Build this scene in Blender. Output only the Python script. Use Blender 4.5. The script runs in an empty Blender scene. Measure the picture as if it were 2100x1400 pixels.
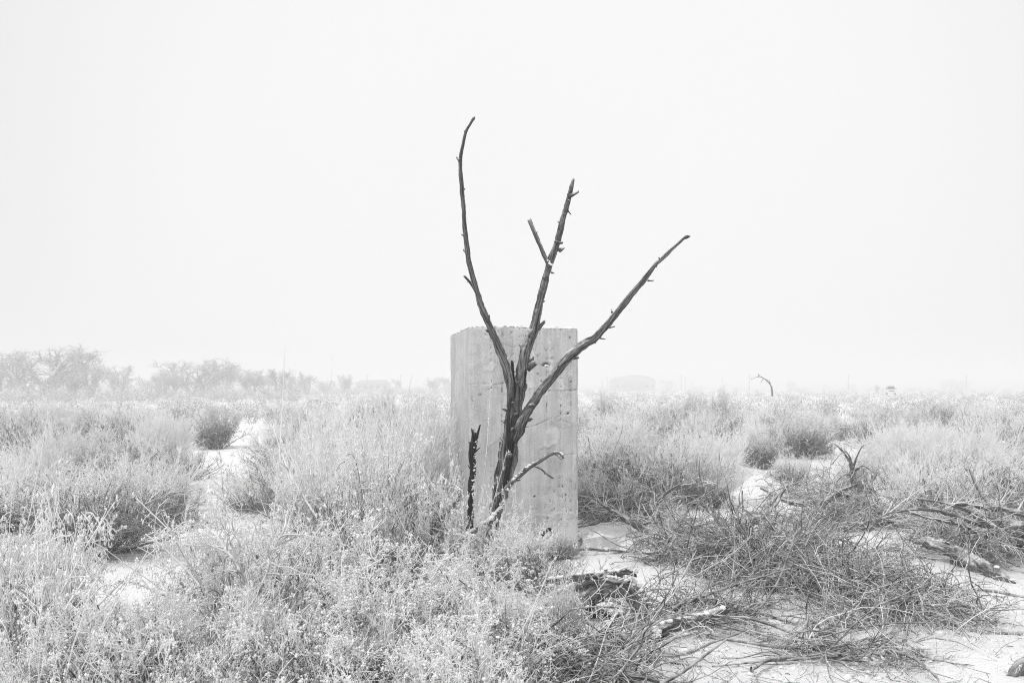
import bpy, math, numpy as np
from mathutils import Vector

# ------------------------------------------------------------------ camera, sky, sun, exposure
scene = bpy.context.scene
C = scene.collection
F = 2042.0            # focal length in photograph pixels
EYE = 1.70
HOR = 795.0           # horizon row in the photograph

cam_d = bpy.data.cameras.new("camera")
cam_d.sensor_width = 36.0
cam_d.lens = 35.0
cam_d.shift_y = 0.0452
cam_d.clip_start = 0.1
cam_d.clip_end = 9000
cam_d.dof.use_dof = True
cam_d.dof.focus_distance = 9.6
cam_d.dof.aperture_fstop = 6.3
cam = bpy.data.objects.new("camera", cam_d)
cam.location = (0, 0, EYE)
cam.rotation_euler = (math.radians(90), 0, 0)
C.objects.link(cam)
scene.camera = cam

SUN_EL, SUN_AZ = 48.0, -140.0       # azimuth from +Y towards +X
world = bpy.data.worlds.new("World")
scene.world = world
world.use_nodes = True
wt = world.node_tree
wt.nodes.clear()
sky = wt.nodes.new("ShaderNodeTexSky")
sky.sky_type = 'NISHITA'
sky.sun_disc = False
sky.sun_elevation = math.radians(SUN_EL)
sky.sun_rotation = math.radians(SUN_AZ)
sky.dust_density = 6.0
sky.air_density = 1.0
bw = wt.nodes.new("ShaderNodeRGBToBW")
clouds = wt.nodes.new("ShaderNodeTexNoise")
clouds.inputs["Scale"].default_value = 1.3
clouds.inputs["Detail"].default_value = 3.0
cmap = wt.nodes.new("ShaderNodeMapRange")
cmap.inputs["From Min"].default_value = 0.3
cmap.inputs["From Max"].default_value = 0.7
cmap.inputs["To Min"].default_value = 6.65
cmap.inputs["To Max"].default_value = 6.95
mix = wt.nodes.new("ShaderNodeMix")
mix.data_type = 'FLOAT'
mix.inputs[0].default_value = 0.97        # thick cloud layer over the clear sky
bg = wt.nodes.new("ShaderNodeBackground")
bg.inputs["Strength"].default_value = 0.1
wo = wt.nodes.new("ShaderNodeOutputWorld")
tc = wt.nodes.new("ShaderNodeTexCoord")
wt.links.new(tc.outputs["Generated"], clouds.inputs["Vector"])
wt.links.new(clouds.outputs["Fac"], cmap.inputs["Value"])
wt.links.new(sky.outputs["Color"], bw.inputs["Color"])
wt.links.new(bw.outputs["Val"], mix.inputs[2])
# the cloud is thinnest low ahead, where the fog glows a little
dot = wt.nodes.new("ShaderNodeVectorMath"); dot.operation = 'DOT_PRODUCT'
dot.inputs[1].default_value = (0.03, 0.975, 0.22)
gl = wt.nodes.new("ShaderNodeMapRange"); gl.interpolation_type = 'SMOOTHSTEP'
gl.inputs["From Min"].default_value = 0.80; gl.inputs["From Max"].default_value = 1.0
gl.inputs["To Min"].default_value = 0.0; gl.inputs["To Max"].default_value = 1.15
ad = wt.nodes.new("ShaderNodeMath"); ad.operation = 'ADD'
wt.links.new(tc.outputs["Generated"], dot.inputs[0])
wt.links.new(dot.outputs["Value"], gl.inputs["Value"])
wt.links.new(gl.outputs["Result"], ad.inputs[0])
wt.links.new(cmap.outputs["Result"], ad.inputs[1])
wt.links.new(ad.outputs[0], mix.inputs[3])
wt.links.new(mix.outputs[0], bg.inputs["Color"])
wt.links.new(bg.outputs["Background"], wo.inputs["Surface"])

sun_d = bpy.data.lights.new("sun", 'SUN')
sun_d.energy = 1.5
sun_d.angle = math.radians(15)
sun_d.color = (1, 1, 1)
sun = bpy.data.objects.new("sun", sun_d)
el, az = math.radians(SUN_EL), math.radians(SUN_AZ)
to_sun = Vector((math.sin(az) * math.cos(el), math.cos(az) * math.cos(el), math.sin(el)))
sun.rotation_euler = to_sun.to_track_quat('Z', 'Y').to_euler()
C.objects.link(sun)

vs = scene.view_settings
vs.view_transform = 'Standard'
vs.look = 'None'
vs.gamma = 1
vs.use_curve_mapping = False
vs.exposure = 0.27

cy = scene.cycles
cy.max_bounces = 12
cy.diffuse_bounces = 9
cy.glossy_bounces = 1
cy.volume_bounces = 1
cy.transparent_max_bounces = 4
cy.use_denoising = True
try:
    cy.denoiser = 'OPENIMAGEDENOISE'
    cy.denoising_prefilter = 'NONE'
except Exception:
    pass
cy.use_adaptive_sampling = False
cy.pixel_filter_type = 'BLACKMAN_HARRIS'
cy.filter_width = 1.05

# ------------------------------------------------------------------ helpers
def rng_(s):
    return np.random.default_rng(s)

def at(px, py, d):
    """photograph pixel and distance -> point of the place"""
    return np.array(((px - 1050) / F * d, d, EYE - (py - HOR) / F * d))

def ground_z(x, y):
    x = np.asarray(x, float); y = np.asarray(y, float)
    near = np.clip(1 - np.hypot(x, y) / 60, 0, 1)
    z = 0.05 * np.sin(x * 0.9 + 1.3 * np.sin(y * 0.35)) * np.cos(y * 0.7 + 0.4)
    z += 0.025 * np.sin(x * 2.7 + y * 1.9) + 0.018 * np.sin(x * 4.9 - y * 3.7 + 2 * np.sin(x * 1.1))
    return z * (0.35 + 0.65 * near)

class MB:
    """collects polygons as numpy arrays and links them as ONE mesh"""
    def __init__(self):
        self.v, self.q, self.t, self.qm, self.tm, self.n = [], [], [], [], [], 0
        self.attr = []
    def add(self, v, quads=None, tris=None, m=0, attr=None):
        v = np.asarray(v, np.float32).reshape(-1, 3)
        if quads is not None and len(quads):
            q = np.asarray(quads, np.int64).reshape(-1, 4) + self.n
            self.q.append(q); self.qm.append(np.full(len(q), m, np.int32))
        if tris is not None and len(tris):
            t = np.asarray(tris, np.int64).reshape(-1, 3) + self.n
            self.t.append(t); self.tm.append(np.full(len(t), m, np.int32))
        self.v.append(v); self.n += len(v)
        self.attr.append(np.zeros_like(v) if attr is None else np.asarray(attr, np.float32).reshape(-1, 3))
        return self
    def mesh(self, name, mats, smooth=True, attr=False):
        me = bpy.data.meshes.new(name)
        v = np.concatenate(self.v)
        q = np.concatenate(self.q) if self.q else np.zeros((0, 4), np.int64)
        t = np.concatenate(self.t) if self.t else np.zeros((0, 3), np.int64)
        idx = np.concatenate([q.ravel(), t.ravel()]).astype(np.int32)
        ls = np.concatenate([np.arange(len(q)) * 4, len(q) * 4 + np.arange(len(t)) * 3]).astype(np.int32)
        lt = np.concatenate([np.full(len(q), 4), np.full(len(t), 3)]).astype(np.int32)
        mi = np.concatenate((self.qm or [np.zeros(0, np.int32)]) + (self.tm or [np.zeros(0, np.int32)])).astype(np.int32)
        me.vertices.add(len(v)); me.vertices.foreach_set("co", v.astype(np.float32).ravel())
        me.loops.add(len(idx)); me.loops.foreach_set("vertex_index", idx)
        me.polygons.add(len(ls)); me.polygons.foreach_set("loop_start", ls); me.polygons.foreach_set("loop_total", lt)
        me.polygons.foreach_set("material_index", mi)
        me.polygons.foreach_set("use_smooth", np.full(len(ls), smooth, bool))
        if attr:
            a = me.attributes.new("bark", 'FLOAT_VECTOR', 'POINT')
            a.data.foreach_set("vector", np.concatenate(self.attr).ravel())
        for m in (mats if isinstance(mats, (list, tuple)) else [mats]):
            me.materials.append(m)
        me.update(calc_edges=True)
        return me
    def build(self, name, mats, parent=None, smooth=True, attr=False, stuff=False):
        o = bpy.data.objects.new(name, self.mesh(name, mats, smooth, attr))
        C.objects.link(o)
        if parent is not None: o.parent = parent
        if stuff: o["kind"] = "stuff"
        return o

def tag(o, label=None, cat=None, group=None, kind=None):
    if label: o["label"] = label
    if cat: o["category"] = cat
    if group: o["group"] = group
    if kind: o["kind"] = kind
    return o

def thing(name, label, cat, loc=(0, 0, 0), rz=0.0, group=None, scale=None):
    o = bpy.data.objects.new(name, None)
    o.empty_display_size = 0.2
    o.location = loc; o.rotation_euler = (0, 0, rz)
    if scale is not None: o.scale = scale
    C.objects.link(o)
    return tag(o, label, cat, group)

def place_copy(src, loc, rz, scale, label, group=None):
    """copy a thing with copies of its parts (mesh data shared)"""
    r = src.copy(); C.objects.link(r)
    r.location = loc; r.rotation_euler = (0, 0, rz); r.scale = scale
    r["label"] = label
    if group: r["group"] = group
    elif "group" in r: del r["group"]
    for ch in list(src.children):
        c = ch.copy(); C.objects.link(c); c.parent = r
    return r

def norm(a):
    return a / np.maximum(np.linalg.norm(a, axis=-1, keepdims=True), 1e-9)

def tubes(mb, P, R, sides=3, m=0):
    """P (n,K,3) polylines with radii R (n,K)"""
    n, K, _ = P.shape
    if n == 0: return
    T = norm(np.gradient(P, axis=1))
    mean = norm(P[:, -1] - P[:, 0])
    ref = np.where(np.abs(mean[:, 2:3]) < 0.8, np.array([[0., 0, 1]]), np.array([[1., 0, 0]]))[:, None, :]
    U = norm(np.cross(T, np.broadcast_to(ref, T.shape)))
    W = np.cross(T, U)
    a = np.arange(sides) * 2 * np.pi / sides
    V = P[:, :, None] + R[:, :, None, None] * (np.cos(a)[None, None, :, None] * U[:, :, None] + np.sin(a)[None, None, :, None] * W[:, :, None])
    base = (np.arange(n) * K * sides)[:, None, None]
    k = (np.arange(K - 1) * sides)[None, :, None]
    s = np.arange(sides)[None, None, :]; s2 = (s + 1) % sides
    q = np.stack([base + k + s, base + k + s2, base + k + sides + s2, base + k + sides + s], -1)
    mb.add(V, quads=q.reshape(-1, 4), m=m)

def spikes(mb, B, D, r, m=0):
    """thin three sided spikes: base points B, vectors D, base radii r"""
    n = len(B)
    if n == 0: return
    T = norm(D)
    ref = np.where(np.abs(T[:, 2:3]) < 0.8, np.array([[0., 0, 1]]), np.array([[1., 0, 0]]))
    U = norm(np.cross(T, ref)); W = np.cross(T, U)
    r = np.broadcast_to(np.asarray(r, float), (n,))[:, None]
    V = np.stack([B + r * U, B + r * (-0.5 * U + 0.87 * W), B + r * (-0.5 * U - 0.87 * W), B + D], 1)
    b = (np.arange(n) * 4)[:, None]
    t = np.concatenate([b + [[0, 1, 3]], b + [[1, 2, 3]], b + [[2, 0, 3]]])
    mb.add(V, tris=t, m=m)

_g = (1 + 5 ** .5) / 2
ICO_V = norm(np.array([(-1, _g, 0), (1, _g, 0), (-1, -_g, 0), (1, -_g, 0), (0, -1, _g), (0, 1, _g), (0, -1, -_g), (0, 1, -_g), (_g, 0, -1), (_g, 0, 1), (-_g, 0, -1), (-_g, 0, 1)], float))
ICO_F = np.array([(0, 11, 5), (0, 5, 1), (0, 1, 7), (0, 7, 10), (0, 10, 11), (1, 5, 9), (5, 11, 4), (11, 10, 2), (10, 7, 6), (7, 1, 8), (3, 9, 4), (3, 4, 2), (3, 2, 6), (3, 6, 8), (3, 8, 9), (4, 9, 5), (2, 4, 11), (6, 2, 10), (8, 6, 7), (9, 8, 1)])

OCT_V = np.array([(1, 0, 0), (0, 1, 0), (-1, 0, 0), (0, -1, 0), (0, 0, 1), (0, 0, -1)], float)
OCT_F = np.array([(0, 1, 4), (1, 2, 4), (2, 3, 4), (3, 0, 4), (1, 0, 5), (2, 1, 5), (3, 2, 5), (0, 3, 5)])
def grains(mb, cen, size, rng, m=0, flat=0.8):
    """tiny rime grains, eight faces each"""
    n = len(cen); s = np.broadcast_to(np.asarray(size, float), (n,))[:, None, None]
    V = cen[:, None] + OCT_V[None] * s * (1 + rng.uniform(-0.35, 0.35, (n, 6, 1))) * rng.uniform(0.6, 1.6, (n, 1, 3)) * np.array([1, 1, flat])
    mb.add(V, tris=(OCT_F[None] + (np.arange(n) * 6)[:, None, None]).reshape(-1, 3), m=m)

def blobs(mb, cen, size, rng, m=0, flat=0.8):
    n = len(cen)
    if n == 0: return
    s = np.broadcast_to(np.asarray(size, float), (n,))[:, None, None]
    j = 1 + rng.uniform(-0.35, 0.35, (n, 12, 1))
    st = rng.uniform(0.6, 1.5, (n, 1, 3)) * np.array([1, 1, flat])
    V = cen[:, None] + ICO_V[None] * s * j * st
    t = ICO_F[None] + (np.arange(n) * 12)[:, None, None]
    mb.add(V, tris=t.reshape(-1, 3), m=m)

def walk(rng, B, D, L, K, wob, up):
    """grow polylines from B along D with wobble and an upward (or drooping) pull"""
    n = len(B)
    P = np.zeros((n, K, 3)); P[:, 0] = B
    d = norm(D); st = (np.broadcast_to(L, (n,)) / (K - 1))[:, None]
    curl = rng.normal(0, wob * 0.5, (n, 3))
    for k in range(1, K):
        d = norm(d + rng.normal(0, wob, (n, 3)) + curl + np.array([0, 0, up]))
        P[:, k] = P[:, k - 1] + d * st
    return P

def children(rng, P, n, t0, t1, ang, Lc, K, wob, up, taper=0.5):
    """side shoots growing from random places along parent polylines"""
    N, KP, _ = P.shape
    i = rng.integers(0, N, n); t = rng.uniform(t0, t1, n) * (KP - 1)
    k = np.minimum(t.astype(int), KP - 2); f = (t - k)[:, None]
    B = P[i, k] * (1 - f) + P[i, k + 1] * f
    T = norm(P[i, k + 1] - P[i, k])
    perp = norm(np.cross(T, rng.normal(0, 1, (n, 3))))
    a = np.radians(rng.normal(ang, ang * 0.3, n))[:, None]
    D = T * np.cos(a) + perp * np.sin(a)
    L = Lc * rng.uniform(0.5, 1.3, n) * (1 - taper * t / (KP - 1))
    return B, D, L, i

def radii(n, K, r0, r1, rng):
    t = np.linspace(0, 1, K)[None]
    return (r0 * (1 - t) + r1 * t) * rng.uniform(0.7, 1.3, (n, 1))

# ------------------------------------------------------------------ materials
def new_mat(name):
    m = bpy.data.materials.new(name); m.use_nodes = True
    nt = m.node_tree
    b = nt.nodes["Principled BSDF"]
    b.inputs["Roughness"].default_value = 0.85
    b.inputs["Specular IOR Level"].default_value = 0.15
    return m, nt, b

def N(nt, t, **kw):
    n = nt.nodes.new(t)
    for k, v in kw.items():
        if k in n.inputs: n.inputs[k].default_value = v
        else: setattr(n, k, v)
    return n

def noise(nt, scale, detail=3, rough=0.55, vec=None):
    n = N(nt, "ShaderNodeTexNoise", Scale=scale, Detail=detail, Roughness=rough)
    if vec is not None: nt.links.new(vec, n.inputs["Vector"])
    return n.outputs["Fac"]

def ramp(nt, fac, stops):
    r = nt.nodes.new("ShaderNodeValToRGB")
    e = r.color_ramp.elements
    while len(e) < len(stops): e.new(0.5)
    for i, (p, v) in enumerate(stops):
        e[i].position = p; e[i].color = (v, v, v, 1)
    nt.links.new(fac, r.inputs["Fac"])
    return r.outputs["Color"]

def maths(nt, op, a, b, clamp=False):
    n = nt.nodes.new("ShaderNodeMath"); n.operation = op; n.use_clamp = clamp
    for i, x in enumerate((a, b)):
        if isinstance(x, (int, float)): n.inputs[i].default_value = x
        elif x is not None: nt.links.new(x, n.inputs[i])
    return n.outputs[0]

def mixc(nt, fac, a, b, mode='MIX'):
    n = nt.nodes.new("ShaderNodeMix"); n.data_type = 'RGBA'; n.blend_type = mode
    for k, x in ((0, fac), (6, a), (7, b)):
        sock = n.inputs[k]
        if isinstance(x, (int, float)):
            sock.default_value = x if k == 0 else (x, x, x, 1)
        else: nt.links.new(x, sock)
    return n.outputs[2]

def upness(nt, lo, hi):
    g = nt.nodes.new("ShaderNodeNewGeometry")
    s = nt.nodes.new("ShaderNodeSeparateXYZ")
    nt.links.new(g.outputs["Normal"], s.inputs[0])
    r = N(nt, "ShaderNodeMapRange"); r.interpolation_type = 'SMOOTHSTEP'
    r.inputs["From Min"].default_value = lo; r.inputs["From Max"].default_value = hi
    nt.links.new(s.outputs["Z"], r.inputs["Value"])
    return r.outputs["Result"]

def coord(nt, kind="Object"):
    return nt.nodes.new("ShaderNodeTexCoord").outputs[kind]

def bump(nt, bsdf, h, dist, strength=1.0):
    b = N(nt, "ShaderNodeBump", Strength=strength, Distance=dist)
    nt.links.new(h, b.inputs["Height"]); nt.links.new(b.outputs[0], bsdf.inputs["Normal"])

def twig_mat(name, bark, frost, cover_lo, cover_hi, nscale=9.0, n_lo=0.38, n_hi=0.6, vary=0.25):
    """bare twig with rime: frost in patches everywhere and snow on the upper side"""
    m, nt, b = new_mat(name)
    co = coord(nt)
    nz = noise(nt, nscale, 2, 0.6, co)
    nm = N(nt, "ShaderNodeMapRange")
    nm.inputs["From Min"].default_value = n_lo; nm.inputs["From Max"].default_value = n_hi
    nt.links.new(nz, nm.inputs["Value"])
    u = upness(nt, -0.2, 0.8)
    cov = maths(nt, 'ADD', maths(nt, 'MULTIPLY', nm.outputs[0], cover_hi - cover_lo), maths(nt, 'MULTIPLY', u, 0.35))
    oi = nt.nodes.new("ShaderNodeObjectInfo")
    cov = maths(nt, 'ADD', cov, maths(nt, 'MULTIPLY', maths(nt, 'SUBTRACT', oi.outputs["Random"], 0.5), vary))
    cov = maths(nt, 'ADD', cov, cover_lo, True)
    col = mixc(nt, cov, bark, frost)
    nt.links.new(col, b.inputs["Base Color"])
    return m

M = {}
M['rime'] = twig_mat("rimed_twig", 0.35, 0.95, 0.72, 1.0, vary=0.12)
M['rime_white'] = twig_mat("thickly_rimed_twig", 0.5, 0.95, 0.8, 1.0, vary=0.05)
M['rime_grey'] = twig_mat("half_rimed_twig", 0.26, 0.90, 0.50, 1.0, vary=0.2)
M['pale_stem'] = twig_mat("pale_stem", 0.32, 0.86, 0.5, 1.0, 5)
M['dark_stem'] = twig_mat("dark_shrub_stem", 0.08, 0.70, 0.0, 0.42, 14, vary=0.1)
M['tangle'] = twig_mat("tangled_dead_twig", 0.22, 0.85, 0.30, 0.95, 14, vary=0.05)
M['tangle_dark'] = twig_mat("tangled_dark_twig", 0.06, 0.68, 0.0, 0.42, 14, vary=0.05)
M['far_twig'] = twig_mat("far_rimed_twig", 0.13, 0.80, 0.15, 0.8, 0.35)
M['tree_bark'] = twig_mat("rimed_tree_bark", 0.16, 0.76, 0.25, 0.7, 3)

def m_snow_clump():
    m, nt, b = new_mat("snow_clump")
    n = noise(nt, 60, 3, 0.6, coord(nt))
    nt.links.new(ramp(nt, n, [(0.3, 0.88), (0.6, 0.95)]), b.inputs["Base Color"])
    bump(nt, b, n, 0.01, 0.6)
    return m
M['snow'] = m_snow_clump()

def m_ground():
    m, nt, b = new_mat("snowy_ground")
    co = coord(nt)
    big = noise(nt, 0.35, 4, 0.6, co)
    mid = noise(nt, 2.2, 5, 0.65, co)
    mp = N(nt, "ShaderNodeMapping"); mp.inputs["Scale"].default_value = (1.0, 2.2, 1.0)
    nt.links.new(co, mp.inputs["Vector"])
    fine = noise(nt, 26, 6, 0.72, mp.outputs[0])
    # litter showing through thin snow where the two noises meet
    thin = maths(nt, 'ADD', maths(nt, 'MULTIPLY', mid, 0.55), maths(nt, 'MULTIPLY', big, 0.45))
    s = maths(nt, 'ADD', fine, maths(nt, 'MULTIPLY', maths(nt, 'SUBTRACT', thin, 0.5), 0.9))
    a = nt.nodes.new("ShaderNodeAttribute"); a.attribute_name = "litter"
    s = maths(nt, 'ADD', s, maths(nt, 'MULTIPLY', a.outputs["Fac"], 0.21))  # litter tone, also painting darker shade into the gaps beneath shrubs
    col = ramp(nt, s, [(0.46, 0.95), (0.64, 0.92), (0.73, 0.50), (0.83, 0.14)])
    nt.links.new(col, b.inputs["Base Color"])
    h = maths(nt, 'ADD', maths(nt, 'MULTIPLY', mid, 1.0), maths(nt, 'MULTIPLY', fine, 0.35))
    bump(nt, b, h, 0.05, 0.8)
    return m
M['ground'] = m_ground()

def m_wood(name, dark, light, snow_amt, scale=1.0):
    m, nt, b = new_mat(name)
    a = nt.nodes.new("ShaderNodeAttribute"); a.attribute_name = "bark"
    v = a.outputs["Vector"]
    grain = noise(nt, 2.6 * scale, 6, 0.75, v)
    mp = N(nt, "ShaderNodeMapping"); mp.inputs["Scale"].default_value = (3.2, 3.2, 1.6)
    nt.links.new(v, mp.inputs["Vector"])
    fine = noise(nt, 5.0 * scale, 5, 0.7, mp.outputs[0])
    mix_ = maths(nt, 'ADD', maths(nt, 'MULTIPLY', grain, 0.6), maths(nt, 'MULTIPLY', fine, 0.4))
    col = ramp(nt, mix_, [(0.38, dark * 0.25), (0.46, dark), (0.52, (dark + light) * 0.42), (0.60, light)])
    co = coord(nt)
    patch = noise(nt, 7, 4, 0.65, co)
    u = upness(nt, 0.15, 0.75)
    sm = maths(nt, 'MULTIPLY', u, maths(nt, 'MULTIPLY', maths(nt, 'SUBTRACT', patch, 0.5 - 0.25 * snow_amt), 6.0, True), True)
    nt.links.new(mixc(nt, sm, col, 0.88), b.inputs["Base Color"])
    bump(nt, b, mix_, 0.03, 1.0)
    return m
M['tree_wood'] = m_wood("weathered_dark_wood", 0.045, 0.46, 0.45)
M['trunk_dark'] = m_wood("charred_dark_wood", 0.018, 0.11, 0.3)
M['log_wood'] = m_wood("bleached_frosted_wood", 0.14, 0.66, 1.15)
M['log_grey'] = m_wood("grey_weathered_log", 0.11, 0.42, 0.45)

def m_concrete():
    m, nt, b = new_mat("board_formed_concrete")
    co = coord(nt)
    big = noise(nt, 1.7, 5, 0.6, co)
    mid = noise(nt, 7, 6, 0.7, co)
    mp = N(nt, "ShaderNodeMapping"); mp.inputs["Scale"].default_value = (9, 9, 0.7)
    nt.links.new(co, mp.inputs["Vector"])
    streak = noise(nt, 1.6, 5, 0.7, mp.outputs[0])
    grit = noise(nt, 120, 3, 0.7, co)
    s = maths(nt, 'ADD', maths(nt, 'MULTIPLY', streak, 0.4), maths(nt, 'ADD', maths(nt, 'MULTIPLY', big, 0.35), maths(nt, 'MULTIPLY', mid, 0.25)))
    base = ramp(nt, s, [(0.36, 0.38), (0.46, 0.52), (0.54, 0.61), (0.64, 0.74)])
    g = ramp(nt, grit, [(0.34, 0.55), (0.46, 0.98), (0.75, 1.10)])
    col = mixc(nt, 1.0, base, g, 'MULTIPLY')
    # paler skim coat patches and darker pits from the attribute written with the mesh
    a = nt.nodes.new("ShaderNodeAttribute"); a.attribute_name = "bark"
    sp = nt.nodes.new("ShaderNodeSeparateXYZ"); nt.links.new(a.outputs["Vector"], sp.inputs[0])
    tone = maths(nt, 'ADD', maths(nt, 'MULTIPLY', sp.outputs["Z"], 0.07), 1.0)
    cb = nt.nodes.new("ShaderNodeCombineColor")
    for k in range(3): nt.links.new(tone, cb.inputs[k])
    col = mixc(nt, 1.0, col, cb.outputs[0], 'MULTIPLY')
    col = mixc(nt, maths(nt, 'MULTIPLY', sp.outputs["X"], 0.85, True), col, 0.70)
    pn = noise(nt, 75, 4, 0.75, co)
    pm = maths(nt, 'MULTIPLY', maths(nt, 'SUBTRACT', maths(nt, 'ADD', pn, maths(nt, 'MULTIPLY', sp.outputs["Y"], 0.30)), 0.63), 9.0, True)
    pm = maths(nt, 'MULTIPLY', pm, maths(nt, 'MULTIPLY', sp.outputs["Y"], 3.0, True))
    col = mixc(nt, pm, col, 0.12)
    sn = maths(nt, 'MULTIPLY', upness(nt, 0.5, 0.9), 0.9)
    col = mixc(nt, sn, col, 0.86)
    nt.links.new(col, b.inputs["Base Color"])
    h = maths(nt, 'ADD', maths(nt, 'MULTIPLY', mid, 0.6), maths(nt, 'MULTIPLY', grit, 0.3))
    bump(nt, b, h, 0.012, 0.8)
    return m
M['concrete'] = m_concrete()

def flat_mat(name, v, rough=0.7, var=0.15, scale=3.0, metal=0.0):
    m, nt, b = new_mat(name)
    n = noise(nt, scale, 3, 0.6, coord(nt))
    nt.links.new(ramp(nt, n, [(0.3, v * (1 - var)), (0.7, min(v * (1 + var), 0.95))]), b.inputs["Base Color"])
    b.inputs["Roughness"].default_value = rough
    b.inputs["Metallic"].default_value = metal
    return m
M['metal_wall'] = flat_mat("pale_metal_cladding", 0.42)
M['roof'] = flat_mat("grey_roof", 0.30)
M['glass'] = flat_mat("dark_window_glass", 0.05, 0.15)
M['car_white'] = flat_mat("white_car_paint", 0.75, 0.35, 0.04)
M['rubber'] = flat_mat("black_rubber", 0.04, 0.8)
M['pole'] = flat_mat("pole_wood", 0.14)
M['lamp'] = flat_mat("headlamp_glass", 0.6, 0.2)

# ------------------------------------------------------------------ ground
def build_ground():
    # graded grid: fine near the camera, coarse to the horizon
    def axis(lim, fine, n):
        a = np.concatenate([[0], np.cumsum(np.geomspace(fine, lim * 0.12, n))])
        a = a / a[-1] * lim
        return a
    pos = axis(2400, 0.05, 170)
    xs = np.concatenate([-pos[::-1][:-1], pos])
    ys = np.concatenate([[-40, -20, -10, -5, 0], 3.5 + axis(2400, 0.05, 230)])
    X, Y = np.meshgrid(xs, ys)
    Z = ground_z(X, Y)
    r = rng_(4)
    near = np.clip(1 - Y / 40, 0, 1) * (np.abs(X) < 30)
    Z = Z + near * r.normal(0, 0.004, Z.shape)
    n, m_ = X.shape
    V = np.stack([X, Y, Z], -1)
    i = np.arange(n * m_).reshape(n, m_)
    q = np.stack([i[:-1, :-1], i[:-1, 1:], i[1:, 1:], i[1:, :-1]], -1)
    mb = MB(); mb.add(V, quads=q)
    o = tag(mb.build("ground", M['ground']), kind="structure")
    return o, V.reshape(-1, 3)
GROUND, GROUND_V = build_ground()

# ------------------------------------------------------------------ concrete pillar
def fn(u, v, seed, oct_=5, f0=1.0):
    """cheap smooth noise on two numpy coordinates, about -1..1"""
    r = rng_(seed); s = np.zeros(np.broadcast(u, v).shape); a = 1.0; tot = 0; f = f0
    for _ in range(oct_):
        for _k in range(3):
            th = r.uniform(0, 2 * np.pi); p, p2 = r.uniform(0, 2 * np.pi, 2)
            s = s + a * np.sin(f * (u * np.cos(th) + v * np.sin(th)) + p + 1.5 * np.sin(f * 0.6 * (v * np.cos(th) - u * np.sin(th)) + p2))
        tot += a * 1.6; a *= 0.6; f *= 2.0
    return s / tot

def poly_dist(u, v, pts):
    d = np.full(u.shape, 9.0)
    for (x0, y0), (x1, y1) in zip(pts[:-1], pts[1:]):
        dx, dy = x1 - x0, y1 - y0
        t = np.clip(((u - x0) * dx + (v - y0) * dy) / (dx * dx + dy * dy), 0, 1)
        d = np.minimum(d, np.hypot(u - x0 - t * dx, v - y0 - t * dy))
    return d

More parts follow.
